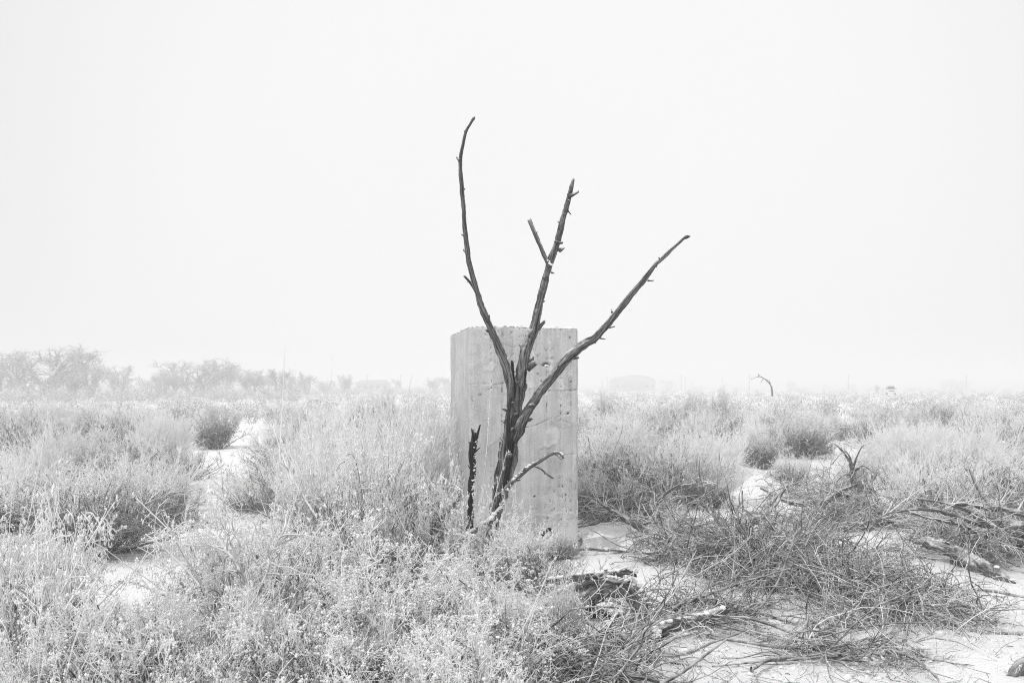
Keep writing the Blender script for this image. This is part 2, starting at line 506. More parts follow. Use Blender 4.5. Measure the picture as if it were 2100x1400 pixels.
def build_pillar():
    p0 = np.array([-0.453, 10.4]); side = np.array([-0.29, 1.65]); side_l = np.hypot(*side); sd = side / side_l
    fr = np.array([sd[1], -sd[0]]); W = 1.180; D = side_l; H = 2.335
    rz = math.atan2(fr[1], fr[0])
    root = thing("concrete_pillar", "tall square board marked concrete pillar standing alone behind the bare dead tree", "pillar", (p0[0], p0[1], 0), rz)
    # local frame: x along the front (0..W), y back (0..D), z up
    def px2l(px, py):   # photograph pixel on the front face -> local (x, z)
        d = 10.4 + 0.2 * (px - 961) / 227.0
        return ((px - 961) / 227.0 * W, EYE - (py - HOR) / F * d)
    r = rng_(11)
    mb = MB()
    jf = [px2l(x, 800)[0] for x in (986, 1007, 1029, 1052, 1075, 1095, 1122, 1151, 1172)]
    cracks = [[px2l(*p) for p in c] for c in (
        [(1070, 878), (1098, 872), (1120, 862), (1140, 855), (1160, 849), (1187, 836)],
        [(1128, 870), (1150, 862), (1176, 870), (1187, 878)],
        [(1032, 820), (1050, 812), (1088, 800), (1120, 801), (1187, 800)],
        [(961, 790), (985, 786), (1010, 789), (1030, 786)],
        [(1150, 935), (1170, 931), (1187, 929)],
        [(1168, 776), (1170, 800), (1187, 800)],
        [(1096, 1018), (1098, 1035), (1100, 1050)], [(1162, 1012), (1160, 1028), (1163, 1050)])]
    white = [[px2l(*p) for p in c] for c in (
        [(1040, 1052), (1070, 1058), (1090, 1057), (1102, 1053), (1120, 1055), (1140, 1060)],
        [(1128, 1056), (1150, 1049), (1187, 1052)],
        [(1080, 752), (1092, 766), (1110, 774), (1135, 776), (1150, 770)])]
    skim = [(px2l(1128, 730), 0.05, 0.16), (px2l(1150, 800), 0.05, 0.13), (px2l(1000, 752), 0.09, 0.05), (px2l(1008, 790), 0.03, 0.14),
            (px2l(1130, 905), 0.09, 0.10), (px2l(1182, 955), 0.025, 0.16), (px2l(1176, 1100), 0.05, 0.12), (px2l(1170, 760), 0.03, 0.08), (px2l(1090, 790), 0.06, 0.03)]
    def arris(v, k):
        n_ = fn(v, v * 0, 300 + k, 4, 9.0)
        c = 0.004 + 0.004 * np.abs(n_) + 0.020 * np.clip(fn(v, v * 0, 310 + k, 3, 5.0) - 0.35, 0, 1)
        if k == 1: c = c + 0.022 * np.clip((v - 0.50) / 0.06, 0, 1) * np.clip((1.0 - v) / 0.06, 0, 1) + 0.008 * np.clip((0.3 - v) / 0.3, 0, 1)
        return c
    def rim(a, b, k):
        return 0.004 + 0.003 * np.abs(fn(a, b, 320 + k, 4, 14.0)) + 0.010 * np.clip(fn(a, b, 330 + k, 3, 7.0) - 0.3, 0, 1)
    def swell(k, a):
        return 0.010 * np.exp(-((a - 0.35) / 0.3) ** 2) if k == 21 else 0.0 * a
    def face(nu, nv, LU, to3, joints, seed, front, corners=(0, 0)):
        u = np.linspace(0, LU, nu)[None, :] * np.ones((nv, 1)); v = np.linspace(-0.35, H, nv)[:, None] * np.ones((1, nu))
        bidx = np.searchsorted(joints, u[0])
        off = rng_(seed).uniform(-0.002, 0.002, len(joints) + 2)[bidx]
        out = np.zeros_like(u) + off[None]
        jd = np.min(np.abs(u[..., None] - np.array(joints)[None, None]), -1)
        jn = fn(u * 3, v, seed + 3, 3, 3.0)
        pit = np.clip(1.2 - (jd + 0.004 * fn(u, v, seed + 8, 2, 60.0)) / 0.009, 0, 1) * np.clip(jn * 2.4 - 0.35, 0, 1) * np.clip(0.4 + 1.2 * fn(u, v * 3, seed + 12, 2, 30.0), 0, 1)
        out -= (0.0022 if front else 0.004) * np.clip(1 - jd / 0.006, 0, 1) * np.clip(0.6 + fn(u * 2, v, seed + 13, 2, 2.0), 0, 1)
        out -= 0.010 * pit
        pn = fn(u, v, seed + 9, 3, 60.0); pn2 = fn(u, v, seed + 5, 3, 4.0)
        honey = np.clip((pn - 0.45) * 3, 0, 1) * np.clip(pn2 * 2.0 - 0.1, 0, 1)
        pit = np.maximum(pit * 0.75, honey * 0.5)
        out -= 0.006 * honey
        out += 0.004 * fn(u, v, seed + 1, 4, 3.0)
        # weathered slab steps
        lip = fn(u, v, seed + 7, 4, 2.5)
        out += 0.004 * (lip > 0.12)
        sk = np.zeros_like(u)
        if front:
            wob = 0.006 * fn(u, v, 71, 3, 30.0)
            for c in cracks:
                dd = poly_dist(u + wob, v + wob, c)
                k = np.clip(1 - dd / 0.007, 0, 1) * np.clip(0.75 + fn(u, v, 72, 3, 12.0), 0, 1)
                out -= 0.010 * k; pit = np.maximum(pit, 0.7 * k)
            for c in white:
                dd = poly_dist(u + wob * 1.5, v + wob, c)
                sk = np.maximum(sk, np.clip(1.3 - dd / 0.011, 0, 1))
            for (cx, cz), rx, rzz in skim:
                e = ((u - cx) / rx) ** 2 + ((v - cz) / rzz) ** 2 + 1.9 * fn(u, v, 81, 5, 11.0)
                k = np.clip((1.0 - e) * 2.0, 0, 1)
                sk = np.maximum(sk, 0.85 * k); out += 0.004 * (k > 0.3)
            hx, hz = px2l(1121, 748)     # broken pocket with snow in it
            e = np.hypot((u - hx) / 0.034, (v - hz) / 0.020)
            out -= 0.055 * np.clip(1.6 - e, 0, 1); pit = np.maximum(pit, np.clip(1.5 - e, 0, 1))
            for hx_, hz_, rr in ((px2l(1170, 692) + (0.010,)), (px2l(1096, 1018) + (0.012,)), (px2l(1161, 1015) + (0.010,)), (px2l(1166, 848) + (0.016,))):
                e = np.hypot(u - hx_, v - hz_) / rr
                out -= 0.02 * np.clip(1.4 - e, 0, 1); pit = np.maximum(pit, np.clip(1.3 - e, 0, 1))
            # the right arris is knocked back low down and worn at the foot
            e = np.clip((u - (LU - 0.05)) / 0.05, 0, 1)
            out -= 0.03 * e * ((v > 0.35) & (v < 1.0)) * np.clip(0.6 + fn(u, v, 91, 3, 8.0), 0, 1)
        bl = np.clip(u / 0.025, 0, 1); br = np.clip((LU - u) / 0.025, 0, 1); bt = np.clip((H - v) / 0.025, 0, 1)
        out = out * np.minimum(np.minimum(bl, br), bt)
        cl, cr = arris(v, corners[0]), arris(v, corners[1]); ct = rim(u, u * 0, seed)
        out = out - cl * (1 - bl) - cr * (1 - br) - ct * (1 - bt)
        uu = u + cl * (1 - bl) - cr * (1 - br)
        zz = v - ct * (1 - bt) + swell(seed, uu) * np.clip((v - 1.8) / 0.5, 0, 1)
        tone = rng_(seed + 2).uniform(-1, 1, len(joints) + 2)[bidx][None] * np.ones_like(u)
        sk = sk * np.clip(0.75 + 0.6 * fn(u, v, 83, 4, 25.0), 0, 1)
        at_ = np.stack([sk, pit, tone], -1)
        V = to3(uu, zz, out)
        i = np.arange(nu * nv).reshape(nv, nu)
        q = np.stack([i[:-1, :-1], i[:-1, 1:], i[1:, 1:], i[1:, :-1]], -1)
        mb.add(V, quads=q, attr=at_)
    def f_front(u, v, o): return np.stack([u, -o, v], -1)
    def f_left(u, v, o): return np.stack([-o, D - u, v], -1)       # u runs from back to front
    def f_right(u, v, o): return np.stack([W + o, u, v], -1)
    def f_back(u, v, o): return np.stack([W - u, D + o, v], -1)
    face(170, 300, W, f_front, jf, 21, True, (0, 1))
    js = [D - x for x in (1.60, 1.42, 1.36, 1.18, 1.02, 0.86, 0.70, 0.55, 0.44, 0.30, 0.16, 0.08)]
    face(90, 260, D, f_left, js, 31, False, (2, 0))
    face(30, 260, D, f_right, js[::2], 41, False, (1, 3))
    face(30, 260, W, f_back, jf[::2], 51, False, (3, 2))
    # top with broken aggregate edge
    nu, nv = 80, 80
    u = np.linspace(0.0, W, nu)[None, :] * np.ones((nv, 1)); v = np.linspace(0.0, D, nv)[:, None] * np.ones((1, nu))
    e = [(np.clip(1 - v / 0.025, 0, 1), rim(u, u * 0, 21)), (np.clip(1 - (D - v) / 0.025, 0, 1), rim(W - u, u * 0, 51)),
         (np.clip(1 - u / 0.025, 0, 1), rim(D - v, v * 0, 31)), (np.clip(1 - (W - u) / 0.025, 0, 1), rim(v, v * 0, 41))]
    inner = 1 - np.max([k for k, _ in e], 0)
    z = H + (0.008 * fn(u, v, 61, 5, 12.0) + 0.003 * r.normal(0, 1, u.shape)) * inner
    for k, c in e: z = z - k * c
    z = z + swell(21, u) * np.clip(1 - v / 0.4, 0, 1)
    u, v = u + e[2][0] * e[2][1] - e[3][0] * e[3][1], v + e[0][0] * e[0][1] - e[1][0] * e[1][1]
    V = np.stack([u, v, z], -1)
    i = np.arange(nu * nv).reshape(nv, nu)
    mb.add(V, quads=np.stack([i[:-1, :-1], i[:-1, 1:], i[1:, 1:], i[1:, :-1]], -1))
    mb.build("shaft", M['concrete'], root, attr=True)
    # crumbs of aggregate along the top edges
    mb = MB()
    n = 140
    t = r.uniform(0, 1, n); onfront = r.random(n) < 0.55
    x = np.where(onfront, t * W, r.uniform(-0.004, 0.02, n)); y = np.where(onfront, r.uniform(-0.004, 0.02, n), t * D)
    blobs(mb, np.stack([x, y, np.full(n, H - 0.008) + 0.02 * np.exp(-((x - 0.35) / 0.3) ** 2) * onfront], 1), r.uniform(0.005, 0.011, n), r)
    mb.build("aggregate_crumbs", M['concrete'], root, smooth=False, stuff=True)
    mb = MB()
    n = 380
    p = np.stack([r.uniform(0.06, W - 0.06, n), r.uniform(0.06, D - 0.06, n), H + r.uniform(0.002, 0.014, n)], 1)
    blobs(mb, p, r.uniform(0.02, 0.05, n), r, flat=0.25)
    mb.build("snow_cap", M['snow'], root, stuff=True)
    hx, hz = px2l(1121, 748)
    mb = MB(); blobs(mb, np.array([[hx, 0.006, hz - 0.002], [hx + 0.012, 0.0, hz - 0.008], [hx - 0.01, 0.006, hz - 0.006]]), 0.013, r)
    mb.build("snow_in_pocket", M['snow'], root)
build_pillar()

# ------------------------------------------------------------------ big gnarled wood tubes
def catmull(pts, n):
    pts = np.asarray(pts, float)
    P = np.vstack([2 * pts[0] - pts[1], pts, 2 * pts[-1] - pts[-2]])
    seg = np.linalg.norm(np.diff(pts[:, :3], axis=0), axis=1); s = np.concatenate([[0], np.cumsum(seg)])
    t = np.linspace(0, s[-1], n)
    k = np.clip(np.searchsorted(s, t, side='right') - 1, 0, len(seg) - 1)
    f = ((t - s[k]) / seg[k])[:, None]
    a, b, c, d = P[k], P[k + 1], P[k + 2], P[k + 3]
    return 0.5 * (2 * b + (c - a) * f + (2 * a - 5 * b + 4 * c - d) * f ** 2 + (3 * b - a - 3 * c + d) * f ** 3), t

def gnarl(mb, pts4, seed, step=0.015, sides=16, ridge=0.14, lump=0.10, split_end=True, m=0):
    """pts4: (x,y,z,radius) path -> ridged weathered limb with a broken end"""
    pts4 = np.asarray(pts4, float)
    L = np.linalg.norm(np.diff(pts4[:, :3], axis=0), axis=1).sum()
    n = max(6, int(L / step))
    Q, s = catmull(pts4, n)
    P, R = Q[:, :3], np.maximum(Q[:, 3], 0.001)
    r = rng_(seed)
    P = P + (0.10 * R[:, None]) * np.stack([fn(s, s * 0, seed + i, 4, 14.0) for i in range(3)], 1)
    T = norm(np.gradient(P, axis=0))
    U = np.zeros_like(T); u = norm(np.cross(T[0], [0.3, 0.9, 0.1]))
    for i in range(n):
        u = norm(u - T[i] * np.dot(u, T[i])); U[i] = u
    Wv = np.cross(T, U)
    a = np.arange(sides) * 2 * np.pi / sides
    A, S = np.meshgrid(a, s)
    tw = A + 1.1 * S + 0.35 * np.sin(S * 5 + seed)
    rid = 0.5 * np.sin(3 * tw + seed) * 0.6 + 0.5 * np.sin(5 * tw + 2.1 * seed + np.sin(S * 7)) + 0.4 * np.sin(8 * tw + 3 * np.sin(S * 3.1))
    crack = -np.clip(np.cos(tw - 1.0 - seed) * 6 - 5, 0, 1)
    lp = fn(np.cos(A) * 1.2 + S * 6, np.sin(A) * 1.2 - S * 3, seed + 5, 4, 3.0)
    rr = R[:, None] * (1 + ridge * rid * 0.6 + lump * lp + 0.28 * crack)
    if split_end:
        rr[-1] *= r.uniform(0.3, 1.0, sides)
    V = P[:, None] + rr[..., None] * (np.cos(A)[..., None] * U[:, None] + np.sin(A)[..., None] * Wv[:, None])
    if split_end:
        V[-1] += T[-1] * (r.uniform(-1.6, 1.0, (sides, 1)) * R[-1])
    i = np.arange(n * sides).reshape(n, sides); j = np.roll(i, -1, 1)
    q = np.stack([i[:-1], j[:-1], j[1:], i[1:]], -1).reshape(-1, 4)
    V = np.vstack([V.reshape(-1, 3), P[-1] - T[-1] * R[-1] * 0.3, P[0]])
    at_ = np.stack([np.cos(tw) * 1.3, np.sin(tw) * 1.3, S * 1.6 + seed], -1).reshape(-1, 3)
    at_ = np.vstack([at_, [[0, 0, seed]], [[0, 0, seed]]])
    c0, c1 = n * sides, n * sides + 1
    tris = np.concatenate([np.stack([i[-1], j[-1], np.full(sides, c0)], 1), np.stack([j[0], i[0], np.full(sides, c1)], 1)])
    mb.add(V, quads=q, tris=tris, attr=at_, m=m)
    return P, R, T

def ppath(pts, d0, d1, loc):
    """photo path [(x, y, width px)] laid out between distances d0..d1, in the thing's own frame"""
    out = []
    for k, (x, y, w) in enumerate(pts):
        d = d0 + (d1 - d0) * k / (len(pts) - 1)
        p = at(x, y, d) - np.asarray(loc)
        out.append((p[0], p[1], p[2], 0.5 * w / F * d))
    return out

def snow_line(mb, P, R, rng, lo, hi, n, size):
    """little snow pads lying along the upper side of a limb"""
    k = rng.integers(int(lo * (len(P) - 1)), max(int(hi * (len(P) - 1)), 1) + 1, n)
    c = P[k] + np.stack([rng.uniform(-0.2, 0.8, n) * R[k], -rng.uniform(0, 0.4, n) * R[k], R[k] * 0.85], 1)
    blobs(mb, c, 1.35 * size * rng.uniform(0.5, 1.2, n), rng, flat=0.6)

def build_main_tree():
    d = 9.35
    base = np.array([at(1003, 1150, d)[0], d, 0.0])
    root = thing("dead_tree", "dead dark leafless tree with three long bare limbs rising before the concrete pillar", "tree", base)
    mb = MB()
    trunk = [(990, 1178, 30), (1000, 1130, 26), (1010, 1085, 23), (1021, 1040, 27), (1032, 985, 34), (1042, 930, 36), (1051, 880, 31), (1059, 830, 27), (1066, 785, 25)]
    gnarl(mb, ppath(trunk, d, d + 0.03, base), 3, 0.007, 30, 0.30, 0.18, False)
    mb.build("trunk", M['tree_wood'], root, attr=True)
    snow = MB(); r = rng_(5)
    def limb(name, mat, paths, stubs, seed, d0, d1, snows=()):
        mb = MB()
        keep = []
        for k, pp in enumerate(paths):
            P_, R_, T_ = gnarl(mb, ppath(pp, d0, d1 if k == 0 else d0 + (d1 - d0) * 0.5, base), seed + k, 0.008, 18 if k == 0 else 10, 0.24, 0.20)
            keep.append((P_, R_, T_))
            for q_ in range(8 if k == 0 else 1):      # knots and snapped off spurs
                i_ = int(r.uniform(0.06, 0.96) * (len(P_) - 1)); a_ = r.normal(0, 1, 3); a_ -= T_[i_] * np.dot(a_, T_[i_]); a_ /= np.linalg.norm(a_)
                l_ = R_[i_] * r.uniform(1.3, 2.3); v_ = a_ + T_[i_] * r.uniform(0.1, 0.7)
                p0 = P_[i_] + a_ * R_[i_] * 0.3; p1 = p0 + v_ * l_ * 0.6; p2 = p0 + v_ * l_
                w_ = R_[i_] * r.uniform(0.3, 0.6)
                gnarl(mb, [(*p0, w_ * 1.5), (*p1, w_), (*p2, w_ * 0.6)], int(r.integers(1, 999)), 0.006, 8)
        for k, (x0, y0, x1, y1, w) in enumerate(stubs):
            t = (870 - y0) / 640.0 if y0 < 870 else 0.0
            dd = d0 + (d1 - d0) * np.clip(t, 0, 1)
            pp = [(x0, y0, w * 1.7), ((x0 + x1) / 2, (y0 + y1) / 2 + 0.8, w * 1.0), (x1, y1, w * 0.7)]
            gnarl(mb, ppath(pp, dd, dd - 0.05 * ((k % 3) - 1), base), seed + 20 + k, 0.006, 8)
        mb.build(name, mat, root, attr=True)
        for (w, lo, hi, n, s) in snows:
            P, R, T = keep[w]; snow_line(snow, P, R, r, lo, hi, n, s)
    # centre limb
    limb("branch", M['tree_wood'],
         [[(1064, 800, 25), (1071, 755, 23), (1078, 722, 22), (1088, 692, 20), (1098, 662, 18), (1105, 628, 16), (1113, 595, 15), (1122, 560, 14), (1131, 530, 14), (1143, 495, 12), (1154, 452, 11), (1162, 425, 10), (1170, 393, 9), (1176, 368, 5)],
          [(1127, 548, 10), (1113, 515, 8), (1102, 490, 8), (1091, 465, 8), (1086, 451, 9)]],
         [(1168, 402, 1187, 393, 6), (1170, 392, 1169, 380, 3), (1160, 430, 1155, 430, 3), (1162, 428, 1171, 440, 3), (1146, 468, 1145, 468.5, 4),
          (1142, 497, 1137, 495, 4), (1148, 512, 1157, 508, 6), (1130, 558, 1137, 560, 3), (1118, 570, 1115, 570, 5), (1110, 620, 1118, 617, 3),
          (1103, 628, 1097, 625, 4), (1102, 672, 1117, 658, 9), (1082, 722, 1078, 711, 4), (1092, 738, 1094, 731, 4),
          (1078, 737, 1065, 732, 6), (1082, 752, 1099, 746, 13)], 100, d + 0.02, d + 0.30,
         [(0, 0.5, 0.99, 16, 0.006), (1, 0.0, 0.1, 14, 0.012)])
    # left limb
    limb("branch", M['tree_wood'],
         [[(1030, 1010, 12), (1034, 960, 17), (1041, 900, 19), (1046, 850, 17), (1047, 800, 15), (1040, 762, 17), (1030, 730, 17), (1016, 695, 15), (1003, 665, 14), (990, 635, 13), (979, 600, 11), (968, 560, 10), (960, 525, 10), (954, 470, 9), (951, 430, 8.5), (947, 385, 8), (944, 340, 7.5), (945, 320, 7), (950, 292, 6), (957, 268, 5.5), (966, 252, 5), (973, 241, 6)],
          [(985, 610, 8), (972, 590, 7), (962, 577, 6), (951, 565, 5)]],
         [(943, 330, 936, 322, 5), (955, 272, 952, 268, 3), (953, 484, 946, 480, 3), (958, 518, 950, 512, 5), (990, 640, 985, 638, 4), (1001, 660, 1004, 646, 4),
          (1000, 678, 997, 677, 5), (1015, 690, 1014, 685, 3), (1040, 870, 1032, 865, 4), (1034, 905, 1026, 895, 5)], 200, d - 0.05, d - 0.35,
         [(0, 0.30, 0.50, 46, 0.008), (1, 0.0, 0.3, 8, 0.008)])
    # right limb
    limb("branch", M['tree_wood'],
         [[(1053, 905, 16), (1064, 878, 22), (1079, 848, 20), (1100, 815, 19), (1128, 778, 18), (1152, 750, 18), (1176, 724, 18), (1200, 705, 17), (1222, 692, 15), (1243, 668, 14), (1262, 645, 13), (1290, 610, 12), (1315, 582, 11), (1330, 562, 10), (1344, 543, 9), (1362, 527, 7), (1385, 505, 6), (1402, 490, 6), (1410, 486, 9)]],
         [(1240, 672, 1261, 669, 4), (1228, 692, 1241, 695, 3), (1215, 700, 1222, 702, 6), (1175, 733, 1187, 733, 7), (1328, 575, 1341, 575, 3), (1328, 565, 1329, 555, 4), (1345, 545, 1344, 540, 4),
          (1290, 615, 1286, 610, 3), (1200, 708, 1197, 704, 4), (1255, 640, 1254, 634, 3), (1384, 508, 1383, 504, 2), (1074, 858, 1087, 850, 5), (1070, 862, 1058, 885, 6)], 300, d - 0.05, d - 0.55,
         [(0, 0.0, 0.12, 16, 0.012), (0, 0.3, 0.7, 20, 0.006)])
    # split shoot beside the centre limb and the dark charred strip
    limb("split_shoot", M['trunk_dark'], [[(1053, 850, 9), (1054, 800, 8), (1052, 765, 6), (1050, 740, 5)]], [], 400, d - 0.02, d)
    limb("dark_bark_strip", M['trunk_dark'], [[(1016, 1060, 6), (1030, 1010, 8), (1043, 950, 9), (1043, 890, 11), (1047, 830, 9), (1049, 790, 6)]], [], 410, d - 0.10, d - 0.12)
    limb("heartwood_split", M['trunk_dark'], [[(1057, 890, 3), (1051, 925, 5), (1044, 962, 6), (1037, 1000, 7), (1029, 1035, 5)]], [], 415, d - 0.085, d - 0.08)
    # low hooked branch with snow
    limb("low_branch", M['log_grey'],
         [[(1028, 1035, 12), (1040, 1000, 11), (1062, 978, 10), (1085, 958, 9), (1110, 943, 8), (1128, 932, 7), (1143, 928, 6), (1152, 932, 5), (1155, 940, 4)],
          [(1097, 955, 5), (1110, 962, 4), (1122, 972, 4), (1135, 981, 3)], [(1138, 930, 4), (1146, 936, 3), (1152, 942, 3)]],
         [(1117, 938, 1116, 929, 2)], 420, d - 0.15, d - 0.35,
         [(0, 0.1, 0.6, 50, 0.013), (0, 0.55, 0.98, 50, 0.006)])
    limb("low_branch", M['log_wood'], [[(1030, 1040, 12), (1000, 1070, 12), (965, 1092, 12), (935, 1110, 11), (900, 1135, 10)]], [], 430, d - 0.2, d - 0.6,
         [(0, 0.05, 0.98, 120, 0.014)])
    snow.build("snow_patch", M['snow'], root, stuff=True)

    # neighbouring broken stump left of it
    b2 = np.array([at(966, 1120, 9.7)[0], 9.7, 0.0])
    root = thing("dead_stump", "thin broken dark stump speckled with snow, left of the dead tree trunk", "stump", b2)
    mb = MB()
    P, R, T = gnarl(mb, ppath([(962, 1165, 14), (964, 1080, 15), (966, 1000, 13), (969, 960, 13), (968, 925, 14), (973, 895, 15), (974, 884, 11)], 9.7, 9.72, b2), 51, 0.008, 14, 0.2, 0.25)
    for k, (x0, y0, x1, y1, w) in enumerate([(976, 900, 985, 870, 5), (970, 892, 967, 878, 4), (976, 925, 984, 917, 3), (966, 912, 961, 905, 3), (964, 960, 959, 953, 2)]):
        gnarl(mb, ppath([(x0, y0, w * 1.5), ((x0 + x1) / 2, (y0 + y1) / 2, w), (x1, y1, w * .6)], 9.7, 9.68, b2), 60 + k, 0.006, 8)
    mb.build("trunk", M['trunk_dark'], root, attr=True)
    mb = MB(); rr = rng_(8)
    n = 130; k = rr.integers(len(P) // 3, len(P), n); a = rr.uniform(-1.2, 0.6, n)
    blobs(mb, P[k] + np.stack([np.cos(a) * R[k], -np.abs(np.sin(a)) * R[k] * 1.0, 0 * a], 1), rr.uniform(0.004, 0.011, n), rr)
    mb.build("snow_patch", M['snow'], root, stuff=True)
build_main_tree()

# ------------------------------------------------------------------ dead logs, stumps, branches
def side_twigs(mb, P, rng, n, L, r0, up=0.0, m=0, ang=50):
    PP = P[None, :: max(1, len(P) // 10)]
    B, D, Ls, _ = children(rng, PP, n, 0.05, 0.98, ang, L, 6, 0.1, up)
    W_ = walk(rng, B, D, Ls, 6, 0.16, up)
    tubes(mb, W_, radii(n, 6, r0, r0 * 0.3, rng), 4, m)
    B, D, Ls, _ = children(rng, W_, n * 3, 0.2, 1.0, 45, L * 0.35, 4, 0.15, up)
    W2 = walk(rng, B, D, Ls, 4, 0.2, up)
    tubes(mb, W2, radii(len(W2), 4, r0 * 0.5, r0 * 0.2, rng), 3, m)

def log(name, label, cat, paths, d0, d1, seed, mat='log_grey', snow=0, twigs=0, twig_L=0.3, ridge=0.2, snow_size=0.014, part="trunk"):
    x, y, _ = paths[0][0]
    b = at(x, y, d0); loc = np.array([b[0], b[1], float(ground_z(b[0], b[1]))])
    root = thing(name, label, cat, loc)
    r = rng_(seed); sn = MB(); tw = MB()
    for k, pp in enumerate(paths):
        mb = MB()
        dd0 = d0 if k == 0 else d0 + (d1 - d0) * 0.4
        P, R, T = gnarl(mb, ppath(pp, dd0, d1 if k == 0 else dd0 - 0.1, loc), seed + k, 0.012, 22 if k == 0 else 12, ridge, 0.32)
        mb.build(part if k == 0 else "branch", M[mat], root, attr=True)
        if snow: snow_line(sn, P, R, r, 0.02, 0.98, snow if k == 0 else snow // 2, snow_size)
        if twigs: side_twigs(tw, P, r, twigs if k == 0 else twigs // 2, twig_L, 0.006)
    if snow: sn.build("snow_patch", M['snow'], root, stuff=True)
    if twigs: tw.build("twigs", M['tangle'], root, stuff=True)
    return root

log("gnarled_log", "arched gnarled log with a dark hollow beneath, lying before the pillar foot", "log",
    [[(1095, 1275, 22), (1130, 1248, 38), (1165, 1228, 44), (1205, 1212, 46), (1250, 1198, 44), (1285, 1205, 40), (1305, 1235, 32), (1308, 1262, 30), (1298, 1296, 36)],
     [(1120, 1190, 12), (1170, 1185, 16), (1230, 1178, 16), (1285, 1172, 14), (1303, 1178, 10)],
     [(1140, 1218, 14), (1190, 1196, 18), (1240, 1188, 18), (1290, 1196, 14)]], 7.1, 7.0, 501, 'log_grey', 110, 26, twig_L=0.28, ridge=0.42)
log("root_fragment", "short dark ragged root in the hollow under the arched log", "root", [[(1150, 1285, 12), (1185, 1262, 20), (1230, 1258, 18), (1268, 1272, 8)], [(1200, 1262, 8), (1215, 1240, 7), (1240, 1228, 4)]], 7.15, 7.1, 508, 'trunk_dark', 12, 22, twig_L=0.2, ridge=0.4, snow_size=0.008)
log("driftwood_log", "bleached forked driftwood log lying on the snow below the arched log", "log",
    [[(1140, 1330, 18), (1180, 1340, 26), (1240, 1338, 28), (1290, 1320, 34), (1335, 1296, 34), (1380, 1278, 28), (1430, 1268, 24), (1490, 1250, 14)],
     [(1245, 1278, 12), (1262, 1300, 16), (1290, 1318, 18), (1312, 1345, 16), (1322, 1385, 14)],
     [(1205, 1340, 14), (1215, 1312, 16), (1245, 1292, 16), (1262, 1265, 12), (1275, 1252, 8)],
     [(1345, 1300, 16), (1335, 1330, 14), (1325, 1360, 14), (1322, 1395, 12)]], 6.2, 6.75, 520, 'log_grey', 120, 26, twig_L=0.25, ridge=0.42)
log("fallen_log", "long grey fallen log tapering to a point on the snow at right", "log",
    [[(1868, 1106, 10), (1900, 1112, 20), (1935, 1122, 26), (1975, 1140, 28), (2015, 1160, 27), (2050, 1178, 20), (2082, 1195, 5)],
     [(1950, 1148, 12), (1990, 1166, 14), (2030, 1182, 10), (2052, 1190, 5)]], 10.2, 8.9, 540, 'log_grey', 14, 0, ridge=0.25, snow_size=0.02)
log("broken_branch", "thick split broken branch slanting up out of the brush pile", "branch",
    [[(1503, 1104, 10), (1518, 1082, 20), (1538, 1066, 28), (1562, 1052, 24), (1585, 1034, 15), (1600, 1012, 10), (1616, 992, 6)],
     [(1530, 1090, 8), (1560, 1095, 9), (1600, 1099, 8), (1640, 1094, 5)], [(1540, 1105, 10), (1570, 1120, 11), (1610, 1132, 10), (1650, 1150, 7)]],
    10.3, 10.6, 560, 'log_grey', 0, 16, 0.5, 0.3)
log("curved_branch", "long dark curved branch sagging across the snow toward the brush mound", "branch",
    [[(1560, 1000, 5), (1600, 1020, 10), (1640, 1032, 12), (1690, 1028, 12), (1725, 1008, 10), (1760, 992, 6)]], 12.6, 12.0, 570, 'log_grey', 0, 12, 0.35)
log("dead_sapling", "small dead tree with forked grey trunk on the brush mound at right", "tree",
    [[(1752, 1000, 11), (1751, 978, 10), (1747, 955, 8), (1738, 938, 4), (1722, 918, 4), (1712, 910, 2)],
     [(1748, 952, 4), (1742, 935, 3), (1731, 925, 2), (1720, 935, 2), (1705, 952, 1.5)], [(1750, 958, 5), (1756, 940, 3), (1765, 920, 2), (1772, 912, 1.5)],
     [(1752, 980, 5), (1735, 972, 4), (1718, 985, 3), (1714, 1000, 2)], [(1752, 965, 5), (1770, 955, 4), (1785, 965, 3), (1790, 985, 3), (1800, 968, 2)]],
    13.0, 13.0, 580, 'log_grey', 0, 14, 0.25)
log("dark_log", "dark weathered log half buried in brush at the right edge", "log",
    [[(1900, 1040, 8), (1950, 1052, 14), (2010, 1068, 20), (2070, 1080, 28), (2140, 1095, 34)],
     [(1960, 1032, 8), (2010, 1038, 12), (2060, 1045, 12), (2140, 1062, 14)],
     [(1870, 1052, 5), (1930, 1066, 8), (2000, 1084, 10), (2070, 1100, 12), (2140, 1112, 14)], [(1880, 1022, 4), (1940, 1032, 6), (2010, 1056, 9), (2090, 1078, 12)],
     [(1780, 1090, 5), (1810, 1060, 6), (1860, 1045, 6), (1930, 1048, 7), (2010, 1075, 9)], [(1930, 1120, 5), (1960, 1098, 6), (2010, 1090, 7), (2080, 1088, 9)]], 9.9, 9.6, 600, 'log_grey', 0, 40, 0.5)
log("tilted_stick", "pale slender stick leaning up right from the dark log", "branch",
    [[(2050, 1060, 9), (2030, 1035, 7), (2005, 1000, 6), (1990, 965, 4), (1985, 948, 2)]], 10.6, 10.9, 610, 'log_wood', 0, 8, 0.25)
log("corner_stump", "ridged grey stump cut off by the bottom right corner", "stump",
    [[(2070, 1420, 26), (2080, 1390, 30), (2095, 1368, 30), (2125, 1352, 24)]], 5.9, 5.9, 620, 'log_grey', 6, 4, 0.2)
log("bent_branch", "grey branch bowed over the right end of the brush pile", "branch",
    [[(1748, 1240, 9), (1768, 1215, 10), (1800, 1202, 9), (1830, 1204, 8), (1855, 1225, 6), (1875, 1250, 4)]], 8.2, 8.0, 630, 'log_grey', 0, 10, 0.35)
